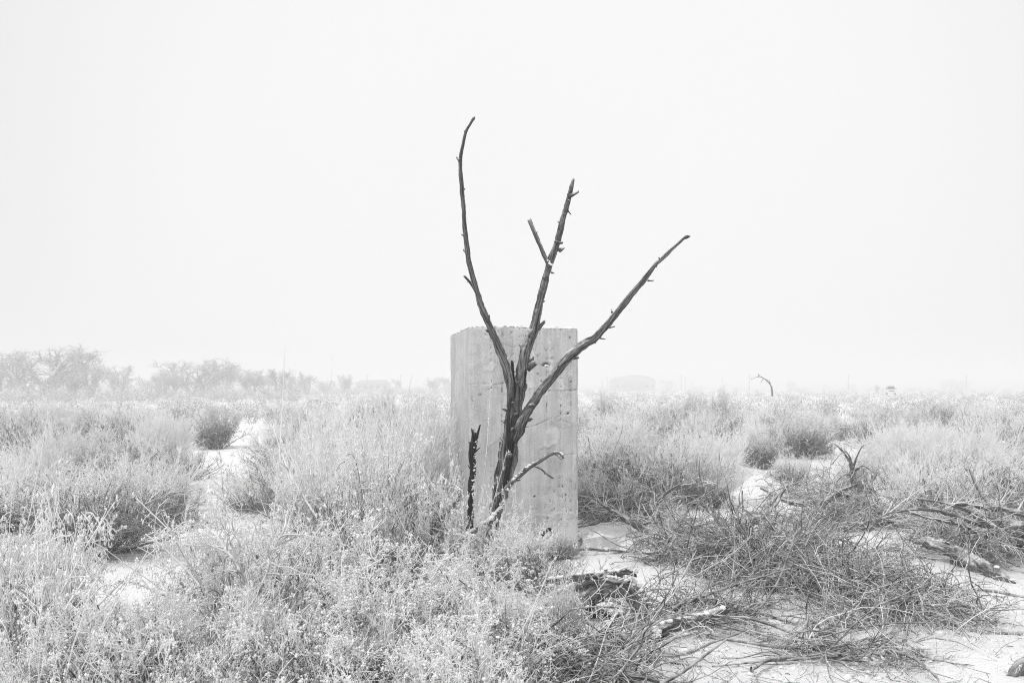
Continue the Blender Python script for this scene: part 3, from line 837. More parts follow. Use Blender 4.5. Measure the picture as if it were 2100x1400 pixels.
log("bent_branch", "grey branch bowed over the back of the brush pile below the fallen log", "branch",
    [[(1750, 1142, 5), (1780, 1130, 8), (1820, 1126, 9), (1845, 1128, 8), (1875, 1138, 5), (1920, 1148, 4)]], 9.5, 9.5, 636, 'log_grey', 0, 10, 0.3)
log("dead_stick", "short dark upright hooked stick by the pillar foot", "branch",
    [[(1100, 1125, 9), (1108, 1105, 9), (1115, 1093, 8), (1126, 1082, 6), (1131, 1094, 3)]], 9.6, 9.6, 640, 'trunk_dark', 10, 14, 0.16, snow_size=0.008)
log("dead_shrub_trunk", "pair of short dark forked trunks in brush right of the pillar", "stump",
    [[(1374, 1150, 14), (1376, 1120, 12), (1385, 1095, 10), (1402, 1062, 6), (1412, 1045, 4)], [(1376, 1122, 9), (1366, 1098, 7), (1350, 1080, 5), (1338, 1060, 3)],
     [(1390, 1090, 7), (1430, 1078, 7), (1470, 1070, 5), (1500, 1074, 4)]], 9.9, 10.1, 650, 'log_grey', 0, 26, 0.5)
log("leaning_trunk", "grey leaning forked limb on open snow beside the pillar's right edge", "branch",
    [[(1330, 1090, 14), (1290, 1068, 12), (1262, 1050, 8), (1235, 1035, 5), (1210, 1012, 3)], [(1318, 1085, 10), (1332, 1055, 9), (1350, 1030, 8), (1370, 1008, 6), (1400, 990, 4)]],
    11.6, 12.0, 660, 'log_grey', 0, 26, 0.5)
log("horizontal_branch", "thin snow dusted branch lying level across the foot of the pillar", "branch",
    [[(1120, 1136, 5), (1160, 1128, 7), (1200, 1124, 8), (1250, 1128, 7), (1310, 1132, 4)]], 10.0, 10.1, 670, 'log_wood', 40, 8, 0.3)
log("arching_dead_tree", "lone dark arching dead tree on the horizon right of the hangar", "tree",
    [[(1584, 812, 4), (1583, 798, 3), (1580, 789, 2.4), (1572, 780, 1.9), (1564, 774, 2.0), (1557, 771, 1.8), (1556, 766, 1.5)], [(1556, 772, 1.6), (1548, 774, 1.2), (1540, 778, 0.9)],
     [(1566, 776, 1.6), (1562, 781, 1.2), (1560, 785, 1)], [(1580, 787, 2), (1577, 781, 1.4), (1573, 779, 1.2)]], 62, 62, 680, 'log_grey', 0, 5, 0.5)
log("dark_root", "dark knotted root wood showing through the left foreground bush", "log",
    [[(430, 1195, 18), (480, 1190, 26), (530, 1178, 24), (570, 1168, 12)], [(520, 1182, 8), (528, 1160, 7), (526, 1130, 4)], [(470, 1205, 20), (520, 1215, 18), (560, 1210, 10)]],
    9.0, 9.0, 690, 'trunk_dark', 10, 14, 0.25)
log("dark_root", "dark root wood low in the bottom left bush beside a grey stem", "log",
    [[(430, 1355, 22), (470, 1340, 28), (510, 1362, 24), (560, 1380, 14)]], 5.9, 5.9, 700, 'trunk_dark', 8, 10, 0.2)
log("bark_stump", "shaggy barked stump in shadow between the two tall pale bushes", "stump",
    [[(822, 1150, 26), (820, 1110, 30), (812, 1075, 26), (800, 1050, 16)], [(800, 1170, 18), (770, 1160, 12), (750, 1140, 6)]], 9.9, 9.9, 706, 'trunk_dark', 6, 14, 0.2)

def build_slab():
    b = at(1216, 1112, 10.9)
    root = thing("concrete_fragment", "broken flat concrete fragment lying in snow at the pillar's right foot", "concrete fragment", (b[0], b[1], 0), 0.2)
    mb = MB(); r = rng_(12)
    outline = np.array([(-0.17, -0.20), (0.02, -0.24), (0.22, -0.16), (0.20, 0.05), (0.06, 0.20), (-0.14, 0.14)])
    n = len(outline)
    lo = np.c_[outline * 1.06, np.full(n, -0.10)]; hi = np.c_[outline, 0.09 + r.uniform(-0.02, 0.02, n)]
    c = np.array([[0, 0, 0.10]])
    V = np.vstack([lo, hi, c]); i = np.arange(n); j = (i + 1) % n
    mb.add(V, quads=np.stack([i, j, j + n, i + n], 1), tris=np.stack([i + n, j + n, np.full(n, 2 * n)], 1))
    mb.build("slab", M['concrete'], root, smooth=False, attr=True)
    mb = MB(); m = 60
    p = np.c_[r.normal(0, 0.09, (m, 2)), np.full(m, 0.10)]
    blobs(mb, p, r.uniform(0.01, 0.035, m), r, flat=0.35)
    mb.build("snow_patch", M['snow'], root, stuff=True)
build_slab()

# ------------------------------------------------------------------ shrubs
def shrub_feathery(seed, H=1.35, n0=80, n1=800, n2=3600, spread=32, dark=0.25, clump=140, base_r=0.16, hang=0):
    """rabbitbrush: a fan of fine upright rimed stems over a darker woody foot"""
    r = rng_(seed); tw, st, sn = MB(), MB(), MB()
    az = r.uniform(0, 2 * np.pi, n0); pol = np.radians(spread) * np.sqrt(r.uniform(0, 1, n0)) * 1.25
    B = np.stack([np.cos(az) * base_r * pol * 1.5, np.sin(az) * base_r * pol * 1.5, np.full(n0, -0.05)], 1)
    D = np.stack([np.cos(az) * np.sin(pol), np.sin(az) * np.sin(pol), np.cos(pol)], 1)
    P0 = walk(r, B, D, H * r.uniform(0.55, 0.95, n0) * (1 - 0.25 * (pol / pol.max()) ** 2), 6, 0.07, 0.05)
    tubes(st, P0[:, :4], radii(n0, 4, 0.008, 0.004, r), 4)
    tubes(tw, P0[:, 3:], radii(n0, 3, 0.004, 0.0025, r), 3)
    B, D, L, _ = children(r, P0, n1, 0.25, 0.95, 20, H * 0.42, 5, 0.08, 0.06)
    P1 = walk(r, B, D, L, 5, 0.09, 0.07)
    tubes(tw, P1, radii(n1, 5, 0.0034, 0.0016, r), 3)
    B, D, L, _ = children(r, P1, n2, 0.2, 1.0, 32, H * 0.13, 2, 0.1, 0.1)
    spikes(tw, B, norm(D + [0, 0, 0.25]) * L[:, None], 0.0026)
    # dead twigs in the foot
    nd = int(n1 * dark)
    B, D, L, _ = children(r, P0, nd, 0.0, 0.45, 60, H * 0.33, 4, 0.2, -0.04)
    Pd = walk(r, B, D, L, 4, 0.22, -0.02)
    tubes(st, Pd, radii(nd, 4, 0.0035, 0.0016, r), 3)
    B, D, L, _ = children(r, Pd, nd * 3, 0.1, 1.0, 55, H * 0.10, 2, 0.1, 0)
    spikes(st, B, D * L[:, None], 0.0022)
    if clump:
        k = r.integers(0, n1, clump)
        c = np.repeat(P1[k, -1], 3, 0) + r.normal(0, 0.010, (clump * 3, 3))
        blobs(sn, c, r.uniform(0.005, 0.012, len(c)), r, flat=0.7)
    return tw, st, sn

def shrub_twiggy(seed, H=1.1, n0=45, n1=420, n2=1800, n3=3600, spread=58, dark=0.5, clump=60):
    """sagebrush or greasewood: crooked twigs branching in all directions, dark inside"""
    r = rng_(seed); tw, st, sn = MB(), MB(), MB()
    az = r.uniform(0, 2 * np.pi, n0); pol = np.radians(spread) * np.sqrt(r.uniform(0, 1, n0)) * 1.1
    B = np.stack([np.cos(az) * 0.10 * pol, np.sin(az) * 0.10 * pol, np.full(n0, -0.05)], 1)
    D = np.stack([np.cos(az) * np.sin(pol), np.sin(az) * np.sin(pol), np.cos(pol)], 1)
    P0 = walk(r, B, D, H * r.uniform(0.5, 0.95, n0), 6, 0.14, 0.06)
    tubes(st, P0[:, :5], radii(n0, 5, 0.012, 0.004, r), 4)
    B, D, L, _ = children(r, P0, n1, 0.15, 1.0, 38, H * 0.36, 5, 0.15, 0.08)
    P1 = walk(r, B, D, L, 5, 0.17, 0.08)
    low = P1[:, 0, 2] + r.normal(0, 0.12 * H, n1) < H * (0.24 + 0.20 * dark)
    tubes(st, P1[low], radii(low.sum(), 5, 0.004, 0.002, r), 3)
    tubes(tw, P1[~low], radii((~low).sum(), 5, 0.004, 0.002, r), 3)
    B, D, L, _ = children(r, P1, n2, 0.2, 1.0, 42, H * 0.15, 3, 0.15, 0.08)
    P2 = walk(r, B, D, L, 3, 0.18, 0.06)
    low = P2[:, 0, 2] + r.normal(0, 0.12 * H, n2) < H * (0.26 + 0.22 * dark)
    tubes(st, P2[low], radii(low.sum(), 3, 0.0028, 0.0016, r), 3)
    tubes(tw, P2[~low], radii((~low).sum(), 3, 0.0030, 0.0018, r), 3)
    B, D, L, _ = children(r, P2, n3, 0.2, 1.0, 48, H * 0.055, 2, 0.1, 0.1)
    low = B[:, 2] + r.normal(0, 0.12 * H, n3) < H * (0.26 + 0.22 * dark)
    spikes(st, B[low], D[low] * L[low, None], 0.0022)
    spikes(tw, B[~low], D[~low] * L[~low, None], 0.0028)
    if clump:
        k = r.integers(0, n2, clump)
        m = 3 if clump < 300 else 5
        c = np.repeat(P2[k, -1], m, 0) + r.normal(0, 0.011, (clump * m, 3))
        (blobs if m == 3 else grains)(sn, c, r.uniform(0.005, 0.013, len(c)), r, flat=0.7)
    return tw, st, sn

def shrub_snowy(seed, H=1.15, n0=30, n1=360, n2=1800, n3=3000, spread=62, clump=1250, nd=460):
    """foreground bush: long arching stems, side shoots tipped with snow laden seed heads"""
    r = rng_(seed); tw, st, sn = MB(), MB(), MB()
    az = r.uniform(0, 2 * np.pi, n0); pol = np.radians(spread) * np.sqrt(r.uniform(0.02, 1, n0)) * 1.1
    B = np.stack([np.cos(az) * 0.12 * pol, np.sin(az) * 0.12 * pol, np.full(n0, -0.05)], 1)
    D = np.stack([np.cos(az) * np.sin(pol), np.sin(az) * np.sin(pol), np.cos(pol)], 1)
    P0 = walk(r, B, D, H * r.uniform(0.6, 1.15, n0), 9, 0.10, -0.015)
    tubes(st, P0[:, :6], radii(n0, 6, 0.011, 0.0065, r), 5)
    tubes(st, P0[:, 5:], radii(n0, 4, 0.0065, 0.0035, r), 4)
    # long arching wands that reach out of the bush
    a2 = r.uniform(0, 2 * np.pi, 10); p2 = np.radians(r.uniform(25, 70, 10))
    Pw = walk(r, np.zeros((10, 3)), np.stack([np.cos(a2) * np.sin(p2), np.sin(a2) * np.sin(p2), np.cos(p2)], 1), H * r.uniform(1.1, 1.55, 10), 12, 0.05, -0.035)
    tubes(st, Pw, radii(10, 12, 0.0075, 0.003, r), 4)
    B, D, L, _ = children(r, Pw, 60, 0.35, 1.0, 45, H * 0.16, 4, 0.1, 0.03)
    Pq = walk(r, B, D, L, 4, 0.14, 0.03); tubes(tw, Pq, radii(60, 4, 0.003, 0.0018, r), 3)
    kq = r.integers(0, 60, 320); grains(sn, Pq[kq, r.integers(1, 4, 320)] + r.normal(0, 0.008, (320, 3)), r.uniform(0.005, 0.011, 320), r)
    B, D, L, _ = children(r, P0, n1, 0.12, 1.0, 55, H * 0.36, 6, 0.1, 0.0)
    P1 = walk(r, B, D, L, 6, 0.20, 0.0)
    tubes(tw, P1, radii(n1, 6, 0.0046, 0.0024, r), 3)
    B, D, L, _ = children(r, P1, n2, 0.1, 1.0, 55, H * 0.12, 3, 0.12, 0.0)
    P2 = walk(r, B, D, L, 3, 0.28, 0.0)
    tubes(tw, P2, radii(n2, 3, 0.0030, 0.0018, r), 3)
    B, D, L, _ = children(r, P2, n3, 0.1, 1.0, 50, H * 0.040, 2, 0.1, 0.1)
    spikes(tw, B, D * L[:, None], 0.0016)
    # dark dead twigs in the heart of the bush
    B, D, L, _ = children(r, P0, nd, 0.0, 0.5, 60, H * 0.4, 5, 0.2, -0.04)
    Pd = walk(r, B, D, L, 5, 0.2, -0.03)
    dk = MB(); tubes(dk, Pd, radii(nd, 5, 0.0045, 0.002, r), 3)
    B, D, L, _ = children(r, Pd, nd * 4, 0.1, 1.0, 55, H * 0.12, 2, 0.1, 0)
    spikes(dk, B, D * L[:, None], 0.0028)
    k = r.integers(0, n2, clump); kk = r.uniform(0, 1, clump) < 0.75
    tip = np.where(kk[:, None], P2[k, -1], P2[k, 1])
    m = 6
    sc = np.repeat(r.uniform(0.5, 1.25, clump) ** 1.3, m)
    c = np.repeat(tip, m, 0) + r.normal(0, 0.012, (clump * m, 3)) * np.array([1.2, 1.2, 0.6]) * sc[:, None]
    grains(sn, c, r.uniform(0.005, 0.0135, len(c)) * sc, r, flat=0.7)
    # rime pads lying along the side shoots
    k = r.integers(0, n1, clump * 2); j = r.integers(1, 5, clump * 2); f = r.uniform(0, 1, (clump * 2, 1))
    c = P1[k, j] * f + P1[k, j + 1] * (1 - f) + [0, 0, 0.003]
    grains(sn, c, r.uniform(0.003, 0.0065, len(c)), r, flat=0.6)
    return tw, st, sn, dk

def join(parts, name, mats):
    """one mesh with several materials, for shrubs too small to show their parts"""
    mb = MB()
    for i, p in enumerate(parts):
        off = mb.n
        for v in p.v: mb.v.append(v); mb.attr.append(np.zeros_like(v))
        for q in p.q: mb.q.append(q + off); mb.qm.append(np.full(len(q), i, np.int32))
        for t in p.t: mb.t.append(t + off); mb.tm.append(np.full(len(t), i, np.int32))
        mb.n += p.n
    return mb.mesh(name, mats)

# prototype meshes for the field
FEATHER = [join(shrub_feathery(700 + i, 1.1, 60, 480, 2000, 42 + 5 * i, 0.45, 60), "rabbitbrush", [M['rime'], M['dark_stem'], M['snow']]) for i in range(4)]
TWIGGY = [join(shrub_twiggy(720 + i, 0.95, 40, 300, 1300, 2400, 62 + 5 * i, 0.3 + 0.3 * i, 50), "sagebrush", [M['rime_grey'] if i % 2 else M['rime'], M['dark_stem'], M['snow']]) for i in range(4)]

def snowy_proto(seed, **kw):
    tw, st, sn, dk = shrub_snowy(seed, **kw)
    return (tw.mesh("twigs", M['rime']), st.mesh("stems", M['pale_stem']), sn.mesh("snow_laden_seed_heads", M['snow']), dk.mesh("dead_twigs", M['dark_stem']))
SNOWY = [snowy_proto(740 + i, spread=64 + 7 * i) for i in (0, 2)]
def net_proto(seed):
    """the other foreground kind: a rounded net of crooked rimed twigs with snow on its tips"""
    tw, st, sn = shrub_twiggy(seed, H=1.1, n0=55, n1=620, n2=2900, n3=4600, spread=68, dark=0.5, clump=1100)
    return (tw.mesh("twigs", M['rime']), st.mesh("woody_stems", M['dark_stem']), sn.mesh("snow_laden_tips", M['snow']))
SNOWY = [SNOWY[0], net_proto(781), SNOWY[1], net_proto(782)]
def feather_proto(seed, **kw):
    tw, st, sn = shrub_feathery(seed, **kw)
    return (tw.mesh("twigs", M['rime']), st.mesh("woody_stems", M['dark_stem']), sn.mesh("snow_tufts", M['snow']))
TALL = [feather_proto(760, H=1.45, n0=120, n1=1500, n2=6500, spread=30, dark=0.35, clump=260),
        feather_proto(761, H=1.45, n0=110, n1=1400, n2=6500, spread=40, dark=0.5, clump=160)]
def twiggy_proto(seed, mat='rime', **kw):
    tw, st, sn = shrub_twiggy(seed, **kw)
    return (tw.mesh("twigs", M[mat]), st.mesh("woody_stems", M['dark_stem']), sn.mesh("snow_tufts", M['snow']))
WIDE = [twiggy_proto(770, H=1.3, n0=60, n1=900, n2=4200, n3=9000, spread=60, dark=0.4, clump=160),
        twiggy_proto(771, 'rime_grey', H=1.2, n0=60, n1=800, n2=3600, n3=8000, spread=62, dark=0.9, clump=60)]
def whiter(meshes):
    out = []
    for me in meshes:
        m2 = me.copy()
        if me.name.startswith("twigs"): m2.materials[0] = M['rime_white']
        out.append(m2)
    return tuple(out)
WHITE = [whiter(t) for t in TALL]
PROTO_H = {}
def mesh_h(me):
    co = np.zeros(len(me.vertices) * 3, np.float32); me.vertices.foreach_get("co", co); co = co.reshape(-1, 3)
    return float(np.percentile(co[:, 2], 99.0)), float(np.percentile(np.hypot(co[:, 0], co[:, 1]), 97))
def dims(meshes):
    key = meshes[0].name if isinstance(meshes, tuple) else meshes.name
    if key not in PROTO_H: PROTO_H[key] = mesh_h(meshes[0] if isinstance(meshes, tuple) else meshes)
    return PROTO_H[key]

TAKEN = []     # (x, y, r) of hand placed things
def bush(meshes, name, label, cat, cx, d, top_y, width_px, rz, group=None):
    """bush whose foot stands at distance d under photo column cx, reaching up to row top_y"""
    h, w = dims(meshes)
    H = EYE - (top_y - HOR) * d / F
    W = 0.5 * width_px * d / F
    x = (cx - 1050) / F * d
    gz = float(ground_z(x, d))
    root = thing(name, label, cat, (x, d, gz), rz, group, (W / w, W / w, (H - gz) / h))
    for me in meshes:
        o = bpy.data.objects.new(me.name.split(".")[0], me); C.objects.link(o); o.parent = root
        o["kind"] = "stuff"
    TAKEN.append((x, d, W * 0.8))
    return root

fb = 'bush'
# tall pale bushes left of the pillar
bush(TALL[0], "rabbitbrush", "tall pale feathery bush whose stems touch the pillar's left edge", fb, 838, 11.3, 838, 270, 0.4)
bush(TALL[1], "rabbitbrush", "tall pale feathery bush on the right bank of the snowy path", fb, 685, 11.6, 846, 260, 2.0)
bush(TALL[0], "rabbitbrush", "lower pale bush in the gap between the two tall feathery bushes", fb, 750, 10.3, 905, 230, 3.3)
bush(SNOWY[0], "snowy_bush", "spindly snow tufted bush before the tall pale bush beside the path", fb, 625, 9.2, 850, 220, 1.0)
bush(SNOWY[1], "snowy_bush", "spindly snow tufted bush standing before the stump left of the tree", fb, 780, 9.0, 880, 300, 2.2)
bush(SNOWY[2], "snowy_bush", "snow clotted bush around the foot of the dead tree", fb, 965, 8.8, 968, 240, 0.2)
bush(SNOWY[3], "snowy_bush", "low snowy bush in front of the pillar's foot", fb, 1085, 8.3, 1065, 230, 4.0)
# foreground mass
bush(SNOWY[1], "snowy_bush", "wide snow laden bush below the two tall feathery bushes", fb, 680, 7.2, 1050, 440, 5.1)
bush(SNOWY[0], "snowy_bush", "dense white bush left of the arched log", fb, 930, 7.0, 1105, 400, 3.1)
bush(SNOWY[2], "snowy_bush", "thick stemmed foreground bush with a grey trunk showing, left of centre", fb, 520, 6.3, 1030, 480, 0.7)
bush(SNOWY[3], "snowy_bush", "frosted foreground bush at the bottom centre", fb, 800, 5.7, 1140, 480, 1.9)
bush(SNOWY[0], "snowy_bush", "low snow heaped bush in front of the driftwood log", fb, 1000, 5.5, 1220, 420, 0.0)
bush(SNOWY[1], "snowy_bush", "low white bush along the bottom edge left of centre", fb, 640, 4.9, 1235, 480, 2.9)
bush(SNOWY[2], "snowy_bush", "white bush rising at the left edge of the photo in the foreground", fb, 40, 5.3, 1035, 420, 3.7)
bush(SNOWY[3], "snowy_bush", "snow heaped bush right of the left edge bush, below the small clearing", fb, 250, 5.0, 1165, 440, 5.5)
bush(SNOWY[0], "snowy_bush", "lowest white bush in the bottom left corner", fb, 90, 4.5, 1215, 420, 4.4)
bush(SNOWY[1], "snowy_bush", "low white bush along the bottom edge between corner and grey stemmed bush", fb, 400, 4.6, 1250, 440, 1.2)
bush(SNOWY[3], "snowy_bush", "small thin snow dusted sapling bush standing before the arched log", fb, 1150, 6.2, 1170, 110, 0.9)
bush(SNOWY[1], "snowy_bush", "low frosted bush at the left edge under the dark hearted bush", fb, 60, 7.2, 1075, 300, 3.4)
bush(SNOWY[3], "snowy_bush", "frosted bush under the snowy path's lower end", fb, 470, 8.0, 1070, 260, 2.4)
bush(SNOWY[0], "snowy_bush", "low bush in front of the arched log's left end", fb, 1020, 6.3, 1175, 230, 2.0)
bush(SNOWY[3], "snowy_bush", "nearest low bush at the bottom edge left of the driftwood log", fb, 880, 4.6, 1270, 420, 0.3)
bush(SNOWY[0], "snowy_bush", "tall snowy bush clipped by the left edge, in front of the dark hearted bush", fb, -20, 6.0, 985, 360, 1.0)
bush(SNOWY[1], "snowy_bush", "bush crowding the left rim of the small clearing", fb, 70, 6.4, 1110, 220, 2.8)
bush(SNOWY[3], "snowy_bush", "bush filling the space between corner bush and grey stemmed bush", fb, 300, 5.2, 1235, 340, 4.9)
# left middle distance
bush(WIDE[1], "sagebrush", "dark hearted bush behind the small snow clearing at left", fb, 190, 9.9, 930, 380, 0.3)
bush(WIDE[0], "sagebrush", "broad frosted bush left of the snowy path's lower end", fb, 325, 12.6, 925, 170, 1.9)
bush(WIDE[0], "sagebrush", "frosted bush at the left edge above the foreground bushes", fb, 20, 11.8, 930, 300, 2.7)
bush(WIDE[1], "sagebrush", "grey bush with crooked dark stems, up the left bank of the path", fb, 240, 16.5, 865, 230, 4.1)
bush(TALL[1], "rabbitbrush", "rounded feathery bush at left behind the frosted edge bush", fb, 110, 16.0, 870, 230, 5.2)
bush(TALL[0], "rabbitbrush", "small feathery bush against the dark bush at the left edge", fb, 330, 19, 850, 150, 5.2)
bush(WIDE[1], "sagebrush", "dark based bush standing at the head of the snowy path", fb, 445, 28, 818, 110, 2.5)
bush(WIDE[1], "sagebrush", "very dark bush at the left edge of the middle distance", fb, 20, 24, 832, 120, 0.8)
bush(WIDE[1], "sagebrush", "dark bush just left of the pillar behind the tall pale bushes", fb, 880, 21, 830, 110, 1.7)
# right of the pillar
bush(WIDE[0], "sagebrush", "large frosted bush whose left side is hidden by the pillar", fb, 1245, 14.3, 832, 260, 0.2)
bush(WIDE[0], "sagebrush", "large frosted bush with dark lower twigs, second bush right of the pillar", fb, 1355, 14.0, 862, 260, 2.9)
bush(TALL[1], "rabbitbrush", "soft pale bush at the right end of the big bush group by the pillar", fb, 1445, 14.6, 895, 170, 2.3)
bush(WIDE[1], "sagebrush", "dark twigged low bush against the pillar's lower right edge", fb, 1225, 13.0, 955, 170, 4.6)
bush(WHITE[0], "rabbitbrush", "bright white bush at right, left one of the white pair", fb, 1850, 17.6, 868, 190, 1.0)
bush(WHITE[1], "rabbitbrush", "bright white bush at right, right one of the white pair", fb, 1965, 17.3, 864, 230, 3.0)
bush(WHITE[0], "rabbitbrush", "small white bush bending right beside the bright white pair", fb, 2040, 17.0, 915, 120, 3.0)
bush(WIDE[1], "sagebrush", "dark bush cut off by the right edge above the fallen wood", fb, 2110, 15.5, 905, 140, 4.0)
bush(WIDE[1], "sagebrush", "dark bush behind the dead sapling left of the white pair", fb, 1640, 24, 846, 160, 5.0)
bush(WIDE[1], "sagebrush", "dark based bush above the open snow, left of the dead sapling", fb, 1560, 21, 872, 120, 3.5)
bush(WIDE[1], "sagebrush", "low dark bush directly right of the dead sapling", fb, 1790, 16.2, 925, 110, 2.1)
bush(WIDE[1], "sagebrush", "dark clump showing above the white pair of bushes", fb, 1880, 29, 836, 110, 1.1)
bush(WIDE[1], "sagebrush", "upright dark bush breaking the horizon line left of the arching tree, taller of two", fb, 1478, 38, 788, 46, 1.3)
bush(WIDE[1], "sagebrush", "upright dark bush breaking the horizon line left of the arching tree, shorter of two", fb, 1420, 40, 792, 40, 2.3)
bush(WIDE[1], "sagebrush", "upright dark bush by the horizon beneath the hangar's left end", fb, 1240, 36, 791, 44, 3.3)
bush(WIDE[1], "sagebrush", "upright dark bush behind the tall pale bushes left of the pillar, on the skyline", fb, 785, 38, 792, 60, 0.3)
bush(WIDE[0], "sagebrush", "low brush at the far side of open snow beside the right bush group", fb, 1620, 17.5, 925, 110, 1.3)

# ------------------------------------------------------------------ brush piles
def brush_pile(name, label, cx, d, rx, ry, h, seed,  n0=420, n1=1500, n2=2600, flow=0.0):
    x = (cx - 1050) / F * d; gz = float(ground_z(x, d))
    root = thing(name, label, "brush pile", (x, d, gz))
    r = rng_(seed); a, dk, sn = MB(), MB(), MB()
    ph = r.uniform(0, 2 * np.pi, n0); q = np.sqrt(r.uniform(0, 1, n0))
    X, Y = np.cos(ph) * q * rx * 0.9, np.sin(ph) * q * ry * 0.9
    hump = np.clip(1 - (X / rx) ** 2 - (Y / ry) ** 2, 0, 1) ** 0.7 * (0.75 + 0.35 * fn(X, Y, seed, 3, 2.5))
    B = np.stack([X, Y, h * hump * r.uniform(0.0, 0.95, n0)], 1)
    th = flow + r.normal(0, 0.9, n0) + np.pi * (r.random(n0) < 0.5)
    # most of the heap is whole uprooted shrubs: fans of twigs that sweep out of one crown and sag
    ncl = max(4, int(6 + 6 * rx)); cc = r.integers(0, n0, ncl); cth = flow + r.normal(0, 0.7, ncl) + np.pi * (r.random(ncl) < 0.4)
    own = r.integers(0, ncl, n0); fan = r.random(n0) < 0.62
    B[fan] = B[cc[own[fan]]] * [1, 1, 0.8] + r.normal(0, 0.07, (fan.sum(), 3)) * [1, 1, 0.5]
    B[:, 2] = np.maximum(B[:, 2], 0.02)
    th = np.where(fan, cth[own] + r.normal(0, 0.45, n0), th)
    D = np.stack([np.cos(th), np.sin(th) * 0.8, np.where(fan, r.uniform(0.1, 0.9, n0), r.uniform(0.0, 0.6, n0))], 1)
    P0 = walk(r, B, D, np.where(fan, r.uniform(0.35, 1.0, n0), r.uniform(0.2, 0.55, n0)), 8, np.where(fan, 0.20, 0.26)[:, None], -0.13)
    P0[..., 2] = np.maximum(P0[..., 2], 0.0 + 0.01 * r.random(P0.shape[:2]))
    dark = r.random(n0) < 0.68
    R0 = radii(n0, 8, 0.0048, 0.0020, r)
    tubes(a, P0[~dark], R0[~dark], 3); tubes(dk, P0[dark], R0[dark] * 1.35, 3)
    big = walk(r, B[:9], D[:9] * np.array([1, 1, 0.3]), 0.9, 10, 0.11, -0.03); big[..., 2] = np.maximum(big[..., 2], 0.01)
    tubes(dk, big, radii(9, 10, 0.014, 0.005, r), 6)
    B, D, L, i = children(r, P0, n1, 0.05, 1.0, 45, 0.24, 4, 0.15, -0.04)
    P1 = walk(r, B, D, L, 4, 0.36, -0.06); P1[..., 2] = np.maximum(P1[..., 2], 0.0)
    R1 = radii(n1, 4, 0.0029, 0.0014, r); dki = dark[i]
    tubes(a, P1[~dki], R1[~dki], 3); tubes(dk, P1[dki], R1[dki], 3)
    B, D, L, _ = children(r, P1, n2, 0.1, 1.0, 48, 0.09, 2, 0.15, 0)
    sd = r.random(n2) < 0.5
    spikes(a, B[sd], D[sd] * L[sd, None], 0.0022); spikes(dk, B[~sd], D[~sd] * L[~sd, None], 0.0024)
    k = r.integers(0, n1, n1); j = r.integers(0, 3, n1)
    grains(sn, P1[k, j] + [0, 0, 0.003], r.uniform(0.003, 0.008, n1), r, flat=0.5)
    a.build("pale_twigs", M['tangle'], root, stuff=True)
    dk.build("dark_twigs", M['tangle_dark'], root, stuff=True)
    sn.build("snow_flecks", M['snow'], root, stuff=True)
    TAKEN.append((x, d, max(rx, ry)))

brush_pile("brush_pile", "large tangled pile of dead twigs in the right foreground, widest of the piles", 1630, 8.7, 1.05, 1.15, 0.62, 801, 1500, 5200, 8000, 0.3)
brush_pile("brush_pile", "tangled twig heap at the lower right, spreading toward the bottom corner", 1830, 7.6, 0.8, 0.8, 0.42, 802, 620, 2300, 3600, 2.6)
brush_pile("brush_pile", "mound of fine grey brush under the dead sapling", 1740, 12.4, 0.8, 0.9, 0.62, 803, 620, 2600, 4200, 1.2)
brush_pile("brush_pile", "heap of dark sweeping branches at the right edge above the fallen log", 2030, 10.3, 0.95, 0.9, 0.62, 804, 640, 2300, 3600, 2.8)
brush_pile("brush_pile", "small tangle of twigs between the pillar and the large brush pile", 1400, 9.6, 0.5, 0.6, 0.45, 805, 300, 1300, 2200, 0.8)
brush_pile("brush_pile", "thin scatter of dead twigs on the bottom right snow", 1760, 6.3, 0.6, 0.35, 0.10, 806, 90, 300, 500, 0.2)
brush_pile("brush_pile", "loose dead twigs on the snow behind the broken slanting branch", 1640, 15.2, 0.7, 0.8, 0.3, 807, 150, 500, 700, 0.4)
brush_pile("brush_pile", "sweeping dead twigs at the foot of the big bush right of the pillar", 1260, 12.6, 0.55, 0.4, 0.32, 808, 260, 700, 900, 0.1)
brush_pile("brush_pile", "matted frosted twigs under the driftwood log at bottom centre", 1130, 5.7, 0.4, 0.25, 0.12, 809, 160, 600, 1100, 0.5)

log("dead_branch", "long thin stem slanting across the snowy path's right side", "branch", [[(650, 1060, 4), (620, 1015, 3.5), (590, 960, 3), (568, 900, 2.5), (560, 868, 2)]], 8.6, 9.0, 712, 'tangle', 0, 9, 0.2)
log("dead_branch", "upright thin leafless stem standing before the snowy path", "branch", [[(462, 1085, 3), (458, 1030, 2.6), (455, 980, 2), (450, 925, 1.5)]], 9.0, 9.0, 715, 'tangle', 0, 12, 0.25)
log("dead_branch", "thick grey branching stem inside the left foreground bush", "branch", [[(520, 1330, 12), (516, 1260, 11), (512, 1215, 9), (490, 1165, 7), (462, 1125, 5), (440, 1090, 3)], [(515, 1230, 7), (545, 1180, 5), (560, 1130, 3), (575, 1095, 2)]], 5.6, 5.7, 718, 'tangle', 0, 26, 0.4)
bush(WIDE[1], "sagebrush", "dark twigged low bush around the grey stem in the left foreground", fb, 490, 5.3, 1200, 240, 1.3)
bush(WIDE[1], "sagebrush", "dark twigged bush in the shadowy hollow between the two tall pale bushes", fb, 800, 8.1, 990, 180, 2.6)
bush(WIDE[1], "sagebrush", "dark twigs at the foot of the right hand tall pale bush's left side", fb, 590, 8.4, 1060, 150, 3.6)

